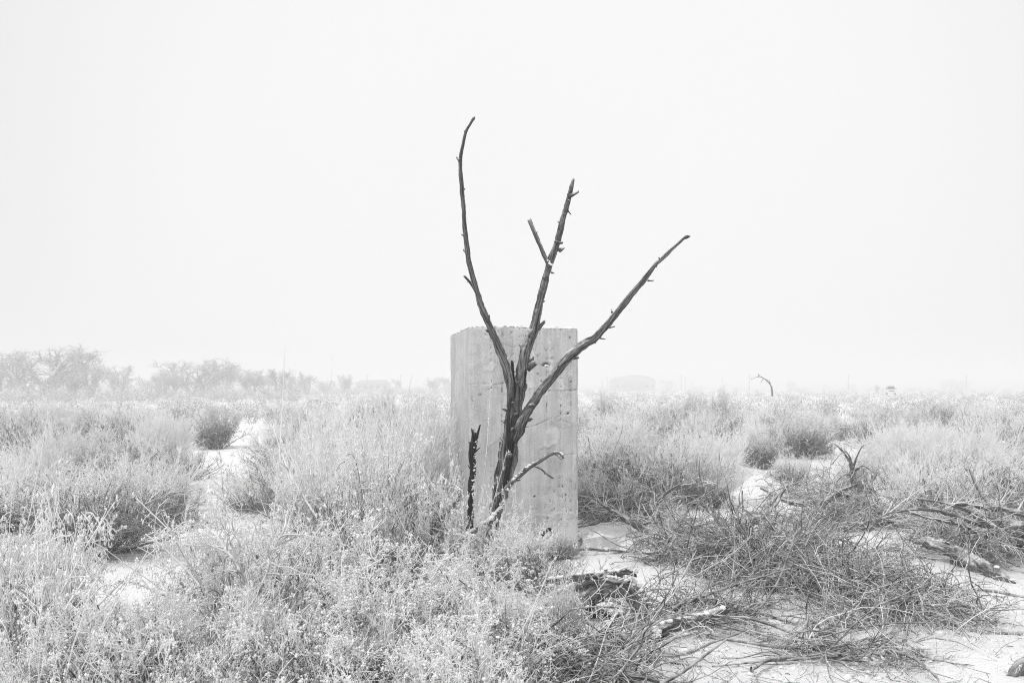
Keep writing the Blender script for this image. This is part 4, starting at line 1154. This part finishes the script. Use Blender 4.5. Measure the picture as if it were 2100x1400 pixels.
brush_pile("brush_pile", "frosted twig litter under and left of the driftwood log", 1190, 5.95, 0.40, 0.22, 0.11, 812, 200, 800, 1600, 0.4)
brush_pile("brush_pile", "flat scatter of frosted twigs joining the driftwood log to the widest pile", 1430, 7.3, 0.5, 0.35, 0.18, 813, 170, 650, 1200, 0.2)
bush(WIDE[0], "sagebrush", "small frosted bush against the pillar's front foot", fb, 1150, 9.85, 1082, 110, 4.2)
TAKEN.append((0.15, 10.6, 0.9))  # same litter and shade tone around the pillar foot

bush(WIDE[1], "sagebrush", "dark twigged bush showing at the bottom centre between white bushes", fb, 770, 5.2, 1245, 170, 0.6)

# ------------------------------------------------------------------ field of shrubs
def px_of(x, y): return 1050 + x / y * F
CLEAR = [  # snow left open, as photograph (x0, x1, y0, y1) of the ground
    (410, 550, 872, 1040), (1190, 1520, 1040, 1125), (1480, 1700, 985, 1075), (1840, 2200, 1110, 1260), (1370, 2200, 1285, 1500),
    (1650, 1740, 905, 960), (1850, 2200, 995, 1045), (110, 380, 1150, 1215), (850, 935, 880, 930), (420, 560, 1130, 1180), (1560, 1760, 940, 1010)]
def is_clear(x, y):
    px, py = px_of(x, y), HOR + EYE * F / y
    return any(a <= px <= b and c <= py <= d for a, b, c, d in CLEAR)

r = rng_(900)
cand = []
y = 12.5
while y < 60:
    half = 0.56 * y + 1.5
    step = 1.15 + 0.012 * y
    for x in np.arange(-half, half, step):
        xx, yy = x + r.uniform(-0.45, 0.45) * step, y + r.uniform(-0.4, 0.4)
        if is_clear(xx, yy) or (abs(xx + 0.1) < 1.1 and yy < 13): continue
        if any((xx - a) ** 2 + (yy - b) ** 2 < (c + 0.25) ** 2 for a, b, c in TAKEN): continue
        if r.random() < 0.12 or fn(np.array(xx), np.array(yy), 34, 3, 0.8) < -0.5: continue
        cand.append((xx, yy))
    y += 1.1 + 0.02 * y
cand.sort(key=lambda p: p[1])
COLS = [(60, "the left edge tree"), (140, "the tallest rounded tree"), (215, "the left multi stemmed tree"), (290, "the right multi stemmed tree"), (370, "the second clump's start"),
    (435, "the second clump's tallest tree"), (490, "the slim upright tree"), (545, "the broad crowned tree"), (600, "the thin crooked tree"), (670, "the isolated forked tree"),
    (740, "the round dense tree"), (800, "the low long building"), (860, "the long building's pole"), (940, "the pillar's hazy trees"), (1190, "the dead tree's pillar"),
    (1240, "the pillar's right edge"), (1300, "the hangar's left half"), (1360, "the hangar's right half"), (1450, "the close pole pair"), (1550, "the arching tree's pole"),
    (1600, "the arching dead tree"), (1660, "the arching tree's faint neighbour"), (1720, "the gap beyond the arching tree"), (1775, "the double armed pole"), (1850, "the parked car"),
    (1915, "the car's right side"), (1975, "the last utility pole"), (2040, "the low round tree"), (9999, "the right edge")]
def spot(px, y):
    col = next(n for lim, n in COLS if px < lim)
    row = "near rows" if y < 18 else ("middle rows" if y < 26 else ("back rows" if y < 36 else "last rows"))
    return row, col
pending = {}
NIND = 262
for k, (x, y) in enumerate(cand[:NIND]):
    dark = fn(np.array(x), np.array(y), 33, 3, 0.35) > 0.12
    if r.random() < (0.15 if dark else 0.4): me, nm = FEATHER[r.integers(4)], "rabbitbrush"
    else: me, nm = TWIGGY[(1 + 2 * r.integers(2)) if dark else r.integers(4)], "sagebrush"
    o = bpy.data.objects.new(nm, me); C.objects.link(o)
    h, w = dims(me)
    H = r.uniform(0.55, 1.05) if r.random() < 0.85 else r.uniform(1.05, 1.35)
    W = r.uniform(0.6, 1.0)
    nm_look = ("pale feathery" if nm == "rabbitbrush" else ("dark twiggy" if dark else "grey twiggy"))
    size = "low" if H < 0.8 else ("broad" if W > 0.85 else "upright")
    o.location = (x, y, float(ground_z(x, y))); o.rotation_euler = (0, 0, r.uniform(0, 6.28)); o.scale = (W / w, W / w, H / h)
    px = px_of(x, y)
    row, col = spot(px, y)
    tag(o, None, "shrub", "frosted shrubs filling the plain")
    pending.setdefault((size, nm_look, row, col), []).append((px, o))
ORD = ["leftmost"] + [w + " along" for w in "second third fourth fifth sixth seventh eighth ninth tenth eleventh twelfth".split()]
for (size, look, row, col), items in pending.items():
    items.sort(key=lambda t: t[0])
    base = "%s %s shrub in %s below %s" % (size, look, row, col)
    for i, (_, o) in enumerate(items):
        o["label"] = base if len(items) == 1 else base + ", " + ORD[min(i, 11)]
rest = cand[NIND:]
def litter():
    """fallen leaves and bare soil, also painting in the shade under every shrub and brush pile, as cover 0..1"""
    a = GROUND.data.attributes.new("litter", 'FLOAT', 'POINT')
    v = np.zeros(len(GROUND_V)); near = np.where((GROUND_V[:, 1] > 2) & (GROUND_V[:, 1] < 62))[0]
    g = GROUND_V[near]; c = np.zeros(len(near))
    for (x, y, rad) in [(x, y, r_) for x, y, r_ in TAKEN] + [(x, y, 0.75) for x, y in cand]:
        R_ = rad * 0.95
        m = np.abs(g[:, 0] - x) < R_
        m = np.where(m)[0]; q = np.hypot(g[m, 0] - x, g[m, 1] - y) / R_
        c[m] = np.maximum(c[m], np.clip(1.25 - q ** 2 * 1.3, 0, 1))
    v[near] = c
    v[(GROUND_V[:, 1] >= 62)] = 0.35
    a.data.foreach_set("value", v.astype(np.float32))
litter()

def far_scrub(points, name, stems, rmul, hlo, hhi, seed, mats, kind="stuff", wmul=1.0):
    r = rng_(seed); pts = np.array(points); n = len(pts)
    mb = MB()
    H = r.uniform(hlo, hhi, n); W = H * r.uniform(0.5, 0.9, n) * wmul
    gz = ground_z(pts[:, 0], pts[:, 1])
    m = n * stems; i = np.repeat(np.arange(n), stems)
    az = r.uniform(0, 2 * np.pi, m); q = np.sqrt(r.uniform(0, 1, m)) * W[i]
    t = r.uniform(0.0, 0.75, m) ** 1.0
    fall = np.sqrt(np.clip(1 - (q / W[i]) ** 2 * 0.8, 0, 1))
    B = np.stack([pts[i, 0] + np.cos(az) * q * (0.35 + 0.65 * t), pts[i, 1] + np.sin(az) * q * (0.35 + 0.65 * t), gz[i] + H[i] * fall * t], 1)
    D = norm(np.stack([np.cos(az) * q / W[i] * 0.8, np.sin(az) * q / W[i] * 0.8, 0.7 + 0 * az], 1) + r.normal(0, 0.6, (m, 3)))
    L = H[i] * r.uniform(0.10, 0.30, m)
    top = gz[i] + H[i] * 1.02 - B[:, 2]
    L = np.minimum(L, np.maximum(top, 0.08) / np.maximum(D[:, 2], 0.2))
    sel = ((t < 0.45) & (r.random(m) < 0.85)) | ((r.random(n) < 0.22)[i] & (r.random(m) < 0.5))
    rad = rmul * (0.6 + 0.8 * r.random(m))
    spikes(mb, B[~sel], D[~sel] * L[~sel, None], rad[~sel], 0)
    spikes(mb, B[sel], D[sel] * L[sel, None], rad[sel], 1)
    return mb.build(name, mats, stuff=True)
if rest:
    tag(far_scrub(rest, "scrub", 240, 0.008, 0.8, 1.35, 911, [M['far_twig'], M['dark_stem']]), "continuous hazy band of frosted scrub in the middle distance behind the separate shrubs", "scrub", kind="stuff")
pts = []
y = 60
while y < 420:
    half = 0.56 * y + 3; step = 1.3 + 0.012 * y
    for x in np.arange(-half, half, step):
        if r.random() < 0.8: pts.append((x + r.uniform(-.6, .6) * step, y + r.uniform(-0.5, 0.5) * step))
    y += 1.6 + 0.025 * y
tag(far_scrub(pts, "distant_scrub", 38, 0.026, 0.6, 1.35, 912, [M['far_twig'], M['dark_stem']], wmul=1.9), "farthest pale scrub fading into the fog below the horizon", "scrub", kind="stuff")
print("field shrubs", len(cand), "far", len(pts))

# ------------------------------------------------------------------ stubble and litter on the ground
def ground_bits():
    r = rng_(930)
    n = 34000
    d = 1 / (1 / 32 + r.uniform(0, 1, n) ** 0.9 * (1 / 4.6 - 1 / 32))
    x = r.uniform(-0.56, 0.56, n) * d
    dens = fn(x, d, 931, 4, 1.6)
    pth = (px_of(x, d) > 395) & (px_of(x, d) < 570) & (d > 12) & (d < 40)
    keep = (dens + r.normal(0, 0.2, n) > 0.12) | (pth & (r.random(n) < 0.7))
    x, d = x[keep], d[keep]; n = len(x)
    az = r.uniform(0, 2 * np.pi, n); tilt = r.uniform(0.1, 1.2, n)
    D = np.stack([np.cos(az) * np.sin(tilt), np.sin(az) * np.sin(tilt), np.cos(tilt)], 1) * r.uniform(0.03, 0.13, (n, 1))
    mb = MB(); spikes(mb, np.stack([x, d, ground_z(x, d) - 0.004], 1), D, 0.0028)
    o = mb.build("dry_grass", M['rime_grey'], stuff=True); tag(o, "short frosted dry grass poking through the thin snow", "grass")
    n = 6500
    d = 1 / (1 / 26 + r.uniform(0, 1, n) * (1 / 4.8 - 1 / 26)); x = r.uniform(-0.56, 0.56, n) * d
    keep = fn(x, d, 935, 4, 1.1) + r.normal(0, 0.25, n) > 0.05; x, d = x[keep], d[keep]; n = len(x)
    th = r.uniform(0, np.pi, n)
    B = np.stack([x, d, ground_z(x, d) + 0.006], 1)
    P = walk(r, B, np.stack([np.cos(th), np.sin(th), 0.05 + 0 * th], 1), r.uniform(0.04, 0.22, n), 4, 0.15, -0.01)
    P[..., 2] = ground_z(P[..., 0], P[..., 1]) + np.abs(P[..., 2] - ground_z(P[..., 0], P[..., 1]))
    mb = MB(); tubes(mb, P, radii(n, 4, 0.0026, 0.0012, r), 3)
    o = mb.build("fallen_twigs", M['tangle_dark'], stuff=True); tag(o, "small dark fallen twigs scattered on the snow", "twigs")
    n = 5200
    d = 1 / (1 / 22 + r.uniform(0, 1, n) * (1 / 4.6 - 1 / 22)); x = r.uniform(-0.56, 0.56, n) * d
    mb = MB(); grains(mb, np.stack([x, d, ground_z(x, d)], 1), r.uniform(0.008, 0.03, n), r, flat=0.4)
    o = mb.build("snow_crumbs", M['snow'], stuff=True); tag(o, "small uneven lumps of snow lying on the ground", "snow")
ground_bits()

# ------------------------------------------------------------------ background trees
def tree_meshes(seed, H, W, multi=1, dens=1.0, trunk_t=0.28):
    r = rng_(seed); tk, cr = MB(), MB()
    az = np.arange(multi) * 2 * np.pi / multi + r.uniform(0, 1, multi); tilt = (0.06 if multi == 1 else 0.36) * r.uniform(0.5, 1.2, multi)
    B = np.stack([np.cos(az) * 0.25 * (multi > 1), np.sin(az) * 0.25 * (multi > 1), np.full(multi, -0.2)], 1)
    D = np.stack([np.cos(az) * np.sin(tilt), np.sin(az) * np.sin(tilt), np.cos(tilt)], 1)
    P0 = walk(r, B, D, H * 0.72 * r.uniform(0.8, 1.05, multi), 8, 0.07, 0.03)
    tubes(tk, P0, radii(multi, 8, 0.030 * H, 0.010 * H, r), 7)
    n1 = int((14 + 7 * multi) * dens)
    B, D, L, _ = children(r, P0, n1, trunk_t, 1.0, 36, H * 0.46, 8, 0.1, 0.1, 0.5)
    L = L * np.clip(1.25 - 0.75 * np.maximum(B[:, 2] / H, 0.0) - 0.25 * (B[:, 2] < 0.15 * H), 0.3, 1.1)
    P1 = walk(r, B, D, L, 8, 0.11, 0.06); tubes(tk, P1, radii(n1, 8, 0.010 * H, 0.0035 * H, r), 5)
    n2 = int(260 * dens)
    B, D, L, _ = children(r, P1, n2, 0.2, 1.0, 42, H * 0.20, 6, 0.1, 0.05)
    P2 = walk(r, B, D, L, 6, 0.16, 0.05); tubes(cr, P2, radii(n2, 6, 0.0045 * H, 0.002 * H, r), 4)
    n3 = int(1300 * dens)
    B, D, L, _ = children(r, P2, n3, 0.15, 1.0, 45, H * 0.085, 4, 0.1, 0.05)
    P3 = walk(r, B, D, L, 4, 0.2, 0.03); tubes(cr, P3, radii(n3, 4, 0.0022 * H, 0.0012 * H, r), 3)
    B, D, L, _ = children(r, P3, int(1500 * dens), 0.2, 1.0, 45, H * 0.035, 2, 0.1, 0.05)
    spikes(cr, B, D * L[:, None], 0.0013 * H)
    allz = np.concatenate(cr.v); s = H / np.percentile(allz[:, 2], 99.5); w = W / (2 * np.percentile(np.abs(allz[:, 0]), 96))
    # rounded crown: pull in what reaches beyond an egg shaped outline
    for mb in (tk, cr): mb.v = [v * np.array([w, w, s], np.float32) for v in mb.v]
    return tk.mesh("trunk", M['tree_bark']), cr.mesh("crown", M['tree_bark'])
TREES = [tree_meshes(1001, 8, 8, 2, 1.0, 0.12), tree_meshes(1002, 8, 8, 4, 1.1, 0.10), tree_meshes(1003, 8, 8, 8, 1.0, 0.04), tree_meshes(1004, 8, 8, 3, 0.7, 0.12), tree_meshes(1005, 8, 8, 5, 1.1, 0.05)]
def tree(name, label, cx, top_y, w_px, Hm, variant, rz, group=None, base_y=None):
    d = (Hm - EYE) * F / (HOR - top_y)
    x = (cx - 1050) / F * d
    W = w_px * d / F
    root = thing(name, label, "tree", (x, d, float(ground_z(x, d))), rz, group, (W / 8, W / 8, Hm / 8))
    for me in TREES[variant]:
        o = bpy.data.objects.new(me.name.split(".")[0], me); C.objects.link(o); o.parent = root
tree("bare_tree", "large bare tree cut by the left edge of the treeline", 8, 718, 90, 8.5, 4, 0.3)
tree("bare_tree", "tallest rounded bare tree with spreading forked trunk in the left treeline", 84, 711, 118, 8.8, 1, 1.3)
tree("bare_tree", "low bare tree tucked behind the tallest tree's right side", 132, 752, 50, 6, 3, 2.3)
tree("multi_stem_tree", "many stemmed bare tree, left half of the low round pair", 185, 741, 66, 6.5, 2, 0.8)
tree("multi_stem_tree", "many stemmed bare tree, right half of the low round pair", 243, 749, 72, 6.2, 2, 3.8)
tree("bare_tree", "small thin bare tree standing left of the second tree clump", 324, 764, 24, 5, 3, 0.1)
tree("bare_tree", "low bushy bare tree at the left end of the second tree clump", 352, 758, 60, 5, 4, 4.1)
tree("bare_tree", "tall bare tree in the middle of the second tree clump", 402, 735, 84, 7.5, 1, 2.2)
tree("bare_tree", "slim upright bare tree right of the clump's tallest tree", 464, 743, 64, 7, 0, 5.0)
tree("bare_tree", "low bare tree with broad crown at the clump's right part", 515, 758, 70, 5.2, 4, 1.0)
tree("bare_tree", "thin crooked bare tree at the right end of the second clump", 573, 756, 46, 5.5, 3, 3.0)
tree("bare_tree", "small bare tree tucked between the second clump's tallest tree and slim tree", 436, 756, 50, 6, 4, 1.9)
tree("bare_tree", "small low tree between the broad crowned tree and thin crooked tree", 545, 762, 44, 5.5, 4, 0.4)
tree("bare_tree", "low scrubby tree right of the many stemmed pair", 300, 774, 40, 4.2, 4, 2.6)
tree("multi_stem_tree", "low shrubby tree between the tallest tree and the many stemmed pair", 152, 758, 44, 5.0, 2, 5.1)
tree("bare_tree", "low rounded tree in the dip left of the second clump", 336, 768, 40, 4.6, 2, 1.1)
tree("bare_tree", "low rounded tree in front of the thin crooked tree", 596, 772, 40, 4.2, 2, 2.2)
tree("bare_tree", "low shrubby tree between forked tree and round dense tree", 668, 780, 44, 3.8, 2, 3.2)
tree("bare_tree", "isolated small bare tree with forked round crown right of the clump", 631, 762, 40, 5.5, 0, 0.6)
tree("bare_tree", "round dense isolated tree left of the low long building", 709, 768, 40, 5.2, 4, 2.0)
tree("bare_tree", "hazy low tree left of the pillar, the nearer of two", 888, 774, 40, 5.2, 4, 5.2)
tree("bare_tree", "thin hazy bare tree beside the pillar's left edge", 916, 772, 26, 5.4, 3, 1.1)
tree("bare_tree", "thin faint tree in front of the long building's right end", 814, 776, 16, 5.5, 3, 2.1)
tree("bare_tree", "tiny dark tree in front of the hangar's left end", 1258, 778, 14, 7, 4, 0.0)
tree("bare_tree", "tiny dark tree in front of the hangar door", 1291, 779, 14, 6.5, 4, 1.6)
tree("bare_tree", "faint small tree right of the hangar", 1370, 778, 26, 7, 3, 1.9)
tree("bare_tree", "faint wide tree just right of the arching dead tree", 1622, 780, 28, 6.5, 4, 3.9)
tree("bare_tree", "faint round tree at the foot of a utility pole at right", 1745, 785, 22, 4.8, 4, 3.3)
tree("bare_tree", "tiny dark tuft tree directly left of the parked car", 1799, 789, 14, 2.7, 4, 0.9)
tree("bare_tree", "faint tree at far right, left of the last utility pole, smaller of two", 1936, 781, 20, 7, 3, 2.5)
tree("bare_tree", "faint tree at far right next to the last utility pole, larger of two", 1966, 776, 28, 7.5, 1, 4.5)
tree("bare_tree", "faint low round tree near the right edge, left of the corner tree", 2044, 788, 12, 5, 4, 4.5)
tree("bare_tree", "faint low tree at the right edge of the horizon", 2085, 786, 20, 6, 4, 2.8)
tree("bare_tree", "faint small tree right of the arching dead tree, second along", 1690, 785, 16, 6, 3, 2.0)

pts = []
rr = rng_(940)
for x0, x1, d, n, hh in ((-20, 290, 125, 44, 1), (300, 610, 145, 50, 1), (600, 935, 260, 50, 1.2), (-20, 935, 380, 160, 1.2), (1190, 2120, 420, 110, 1.0)):
    for _ in range(n):
        px = rr.uniform(x0, x1); dd = d * rr.uniform(0.9, 1.15)
        pts.append(((px - 1050) / F * dd, dd))
tag(far_scrub(pts, "distant_treeline", 90, 0.04, 1.3, 3.2, 941, [M['far_twig'], M['tree_bark']], wmul=1.3), "low hazy brushy undergrowth along the foot of the distant trees", "undergrowth", kind="stuff")

# ------------------------------------------------------------------ far buildings, poles, car
def box(mb, x0, x1, y0, y1, z0, z1, m=0):
    V = np.array([(x, y, z) for z in (z0, z1) for y in (y0, y1) for x in (x0, x1)], float)
    mb.add(V, quads=[(0, 2, 3, 1), (4, 5, 7, 6), (0, 1, 5, 4), (2, 6, 7, 3), (0, 4, 6, 2), (1, 3, 7, 5)], m=m)

def hangar():
    d = 560; x = (1303 - 1050) / F * d; w = 84 * d / F / 2; e = 4.6; top = EYE + 26 * d / F
    root = thing("hangar", "large faint round roofed hangar fading into fog right of the pillar", "building", (x, d, 0))
    mb = MB(); n = 24; a = np.linspace(0, np.pi, n + 1)
    X, Z = -np.cos(a) * w, e + np.sin(a) ** 0.8 * (top - e); L = 34
    V = np.concatenate([np.stack([X, 0 * X, Z], 1), np.stack([X, 0 * X + L, Z], 1)])
    i = np.arange(n); mb.add(V, quads=np.stack([i, i + 1, i + n + 2, i + n + 1], 1))
    mb.build("roof", M['roof'], root)
    mb = MB(); box(mb, -w + 0.2, w - 0.2, 0.4, L - 0.4, -0.3, e + 0.05)
    V = np.concatenate([np.stack([X * 0.99, 0 * X + 0.35, Z - 0.1], 1), [[0, 0.35, e]]]); mb.add(V, tris=np.stack([i, i + 1, np.full(n, n + 1)], 1))
    mb.build("wall", M['metal_wall'], root, smooth=False)
    for s in (-1, 1):
        mb = MB(); box(mb, s * 3.2 - 3.0, s * 3.2 + 3.0, 0.15, 0.38, 0, 5.4); mb.build("door", M['roof'], root, smooth=False)
    for k in range(-3, 4):
        if abs(k) < 2: continue
        mb = MB(); box(mb, k * 3.3 - 0.6, k * 3.3 + 0.6, 0.3, 0.39, 2.0, 3.2); mb.build("window", M['glass'], root, smooth=False)
hangar()
def long_building():
    d = 470; x = (762 - 1050) / F * d; w = 66 * d / F / 2; top = EYE + 16 * d / F; e = top - 1.6
    root = thing("long_building", "low long faint building with shallow gabled roof in fog left of the pillar", "building", (x, d, 0))
    mb = MB(); box(mb, -w, w, 0, 12, -0.3, e); mb.build("wall", M['metal_wall'], root, smooth=False)
    mb = MB()
    mb.add([(-w - .4, -.5, e + .003), (w + .4, -.5, e + .003), (w - 1.5, 6, top), (-w + 1.5, 6, top), (-w - .4, 12.5, e + .003), (w + .4, 12.5, e + .003)], quads=[(0, 1, 2, 3), (3, 2, 5, 4)], tris=[(0, 3, 4), (1, 5, 2)])
    mb.build("roof", M['roof'], root, smooth=False)
    for k in range(5):
        mb = MB(); cx = -w + (k + 0.5) * 2 * w / 5; box(mb, cx - 0.7, cx + 0.7, -0.08, -0.005, 1.4, 2.6); mb.build("window", M['glass'], root, smooth=False)
    mb = MB(); box(mb, -1.8, -0.4, -0.07, -0.004, 0, 1.3); mb.build("door", M['roof'], root, smooth=False)
long_building()

def pole(px, top_y, H, label, arms=1):
    d = (H - EYE) * F / (HOR - top_y); x = (px - 1050) / F * d
    root = thing("utility_pole", label, "utility pole", (x, d, 0), 0.3)
    mb = MB(); P = np.array([[[0, 0, -0.3], [0, 0, H * 0.5], [0, 0, H]]], float); tubes(mb, P, np.array([[0.21, 0.18, 0.14]]), 8); mb.build("pole", M['pole'], root)
    for k in range(arms):
        mb = MB(); box(mb, -1.1, 1.1, -0.22, -0.1, H - 0.9 - k, H - 0.76 - k); mb.build("crossarm", M['pole'], root, smooth=False)
    for s in (-0.95, -0.4, 0.4, 0.95):
        mb = MB(); tubes(mb, np.array([[[s, -0.16, H - 0.77], [s, -0.16, H - 0.6]]]), np.array([[0.05, 0.03]]), 6); mb.build("insulator", M['lamp'], root)
pole(1397, 768, 9.0, "faint utility pole right of the hangar, left of the close pair")
pole(1405, 771, 8.0, "faint utility pole right of the hangar, right of the close pair")
pole(1537, 765, 9.5, "faint utility pole just left of the arching dead tree")
pole(1740, 767, 9.5, "faint utility pole left of the parked car", 2)
pole(1982, 766, 9.5, "faint utility pole at far right between bare trees", 2)
pole(753, 767, 8.5, "faint utility pole in front of the low long building")
pole(822, 767, 8.5, "faint utility pole just right of the low long building")
pole(1245, 771, 8.5, "faint utility pole between pillar and hangar")
pole(583, 761, 8.0, "faint utility pole beyond the second tree clump")

def car():
    d = 215; x = (1827 - 1050) / F * d
    root = thing("parked_car", "white sport utility vehicle with dark windscreen parked far off in the scrub", "car", (x, d, 0.25), -0.30)
    # local: front toward -y
    w = 0.92
    prof = [(-2.25, 0.35), (-2.3, 0.75), (-2.1, 1.02), (-1.15, 1.12), (-0.55, 1.62), (0.2, 1.72), (1.7, 1.70), (2.2, 1.15), (2.3, 0.6), (2.25, 0.35)]
    mb = MB(); n = len(prof); lo = 5
    V = []
    for s, k in ((-1, 1), (-0.93, 0), (0.93, 0), (1, 1)):
        for (py, pz) in prof:
            inset = 0.14 * max(0, pz - 1.05) / 0.6
            V.append((np.sign(s) * (w - inset) if abs(s) == 1 else np.sign(s) * (w - inset - 0.05), py, pz - (0.03 if k else 0)))
    V = np.array(V); q = []
    for a in range(3):
        for i in range(n):
            j = (i + 1) % n
            q.append((a * n + i, (a + 1) * n + i, (a + 1) * n + j, a * n + j))
    mb.add(V, quads=q)
    for a, rev in ((0, 1), (3, 0)):
        c = V[a * n:(a + 1) * n].mean(0)[None]
        idx = np.arange(n); jj = (idx + 1) % n
        t = np.stack([idx, jj, np.full(n, n)], 1)
        mb.add(np.vstack([V[a * n:(a + 1) * n], c]), tris=t[:, ::-1] if rev else t)
    mb.build("body", M['car_white'], root, smooth=False)
    mb = MB(); mb.add([(-0.80, -1.12, 1.15), (0.80, -1.12, 1.15), (0.70, -0.60, 1.61), (-0.70, -0.60, 1.61)], quads=[(0, 1, 2, 3)]); 
    mb.v[0] += np.array([0, -0.015, 0.02], np.float32); mb.build("windscreen", M['glass'], root, smooth=False)
    for s in (-1, 1):
        for (y0, y1) in ((-0.45, 0.45), (0.52, 1.55)):
            mb = MB(); mb.add([(s * 0.925, y0 - (0.25 if y0 < 0 else 0), 1.15), (s * 0.925, y1, 1.15), (s * 0.815, y1 - 0.05, 1.60), (s * 0.815, y0, 1.60)], quads=[(0, 1, 2, 3)]); mb.build("side_window", M['glass'], root, smooth=False)
        mb = MB(); box(mb, s * 0.66 - 0.18, s * 0.66 + 0.18, -2.30, -2.26, 0.72, 0.88); mb.build("headlight", M['lamp'], root, smooth=False)
        mb = MB(); box(mb, s * 1.02 - 0.1, s * 1.02 + 0.1, -0.9, -0.75, 1.12, 1.28); mb.build("mirror", M['rubber'], root, smooth=False)
        for yy in (-1.4, 1.4):
            mb = MB(); tubes(mb, np.array([[[s * 0.70, yy, 0.33], [s * 0.93, yy, 0.33]]]), np.array([[0.35, 0.35]]), 16)
            a = np.arange(16) * 2 * np.pi / 16; ring = np.stack([np.full(16, s * 0.93), yy + 0.35 * np.cos(a), 0.33 + 0.35 * np.sin(a)], 1)
            mb.add(np.vstack([ring, [[s * 0.93, yy, 0.33]]]), tris=[(i, (i + 1) % 16, 16) for i in range(16)])
            wh = mb.build("wheel", M['rubber'], root)
    mb = MB(); box(mb, -0.48, 0.48, -2.31, -2.27, 0.62, 0.86); mb.build("grille", M['glass'], root, smooth=False)
    mb = MB(); box(mb, -0.72, 0.72, -0.45, 1.6, 1.735, 1.80); mb.build("roof_rack", M['rubber'], root, smooth=False)
car()

# ------------------------------------------------------------------ fog
def haze():
    mb = MB(); box(mb, -2440, 2440, -60, 2440, -1.6, 13.0)
    m = bpy.data.materials.new("haze_air"); m.use_nodes = True; nt = m.node_tree; nt.nodes.clear()
    v = nt.nodes.new("ShaderNodeVolumePrincipled"); o = nt.nodes.new("ShaderNodeOutputMaterial")
    v.inputs["Color"].default_value = (1, 1, 1, 1); v.inputs["Density"].default_value = 0.0032; v.inputs["Anisotropy"].default_value = 0.2
    nt.links.new(v.outputs[0], o.inputs["Volume"])
    ob = mb.build("haze", m, smooth=False); tag(ob, "pale winter fog lying over the whole plain", "fog", kind="stuff")
haze()
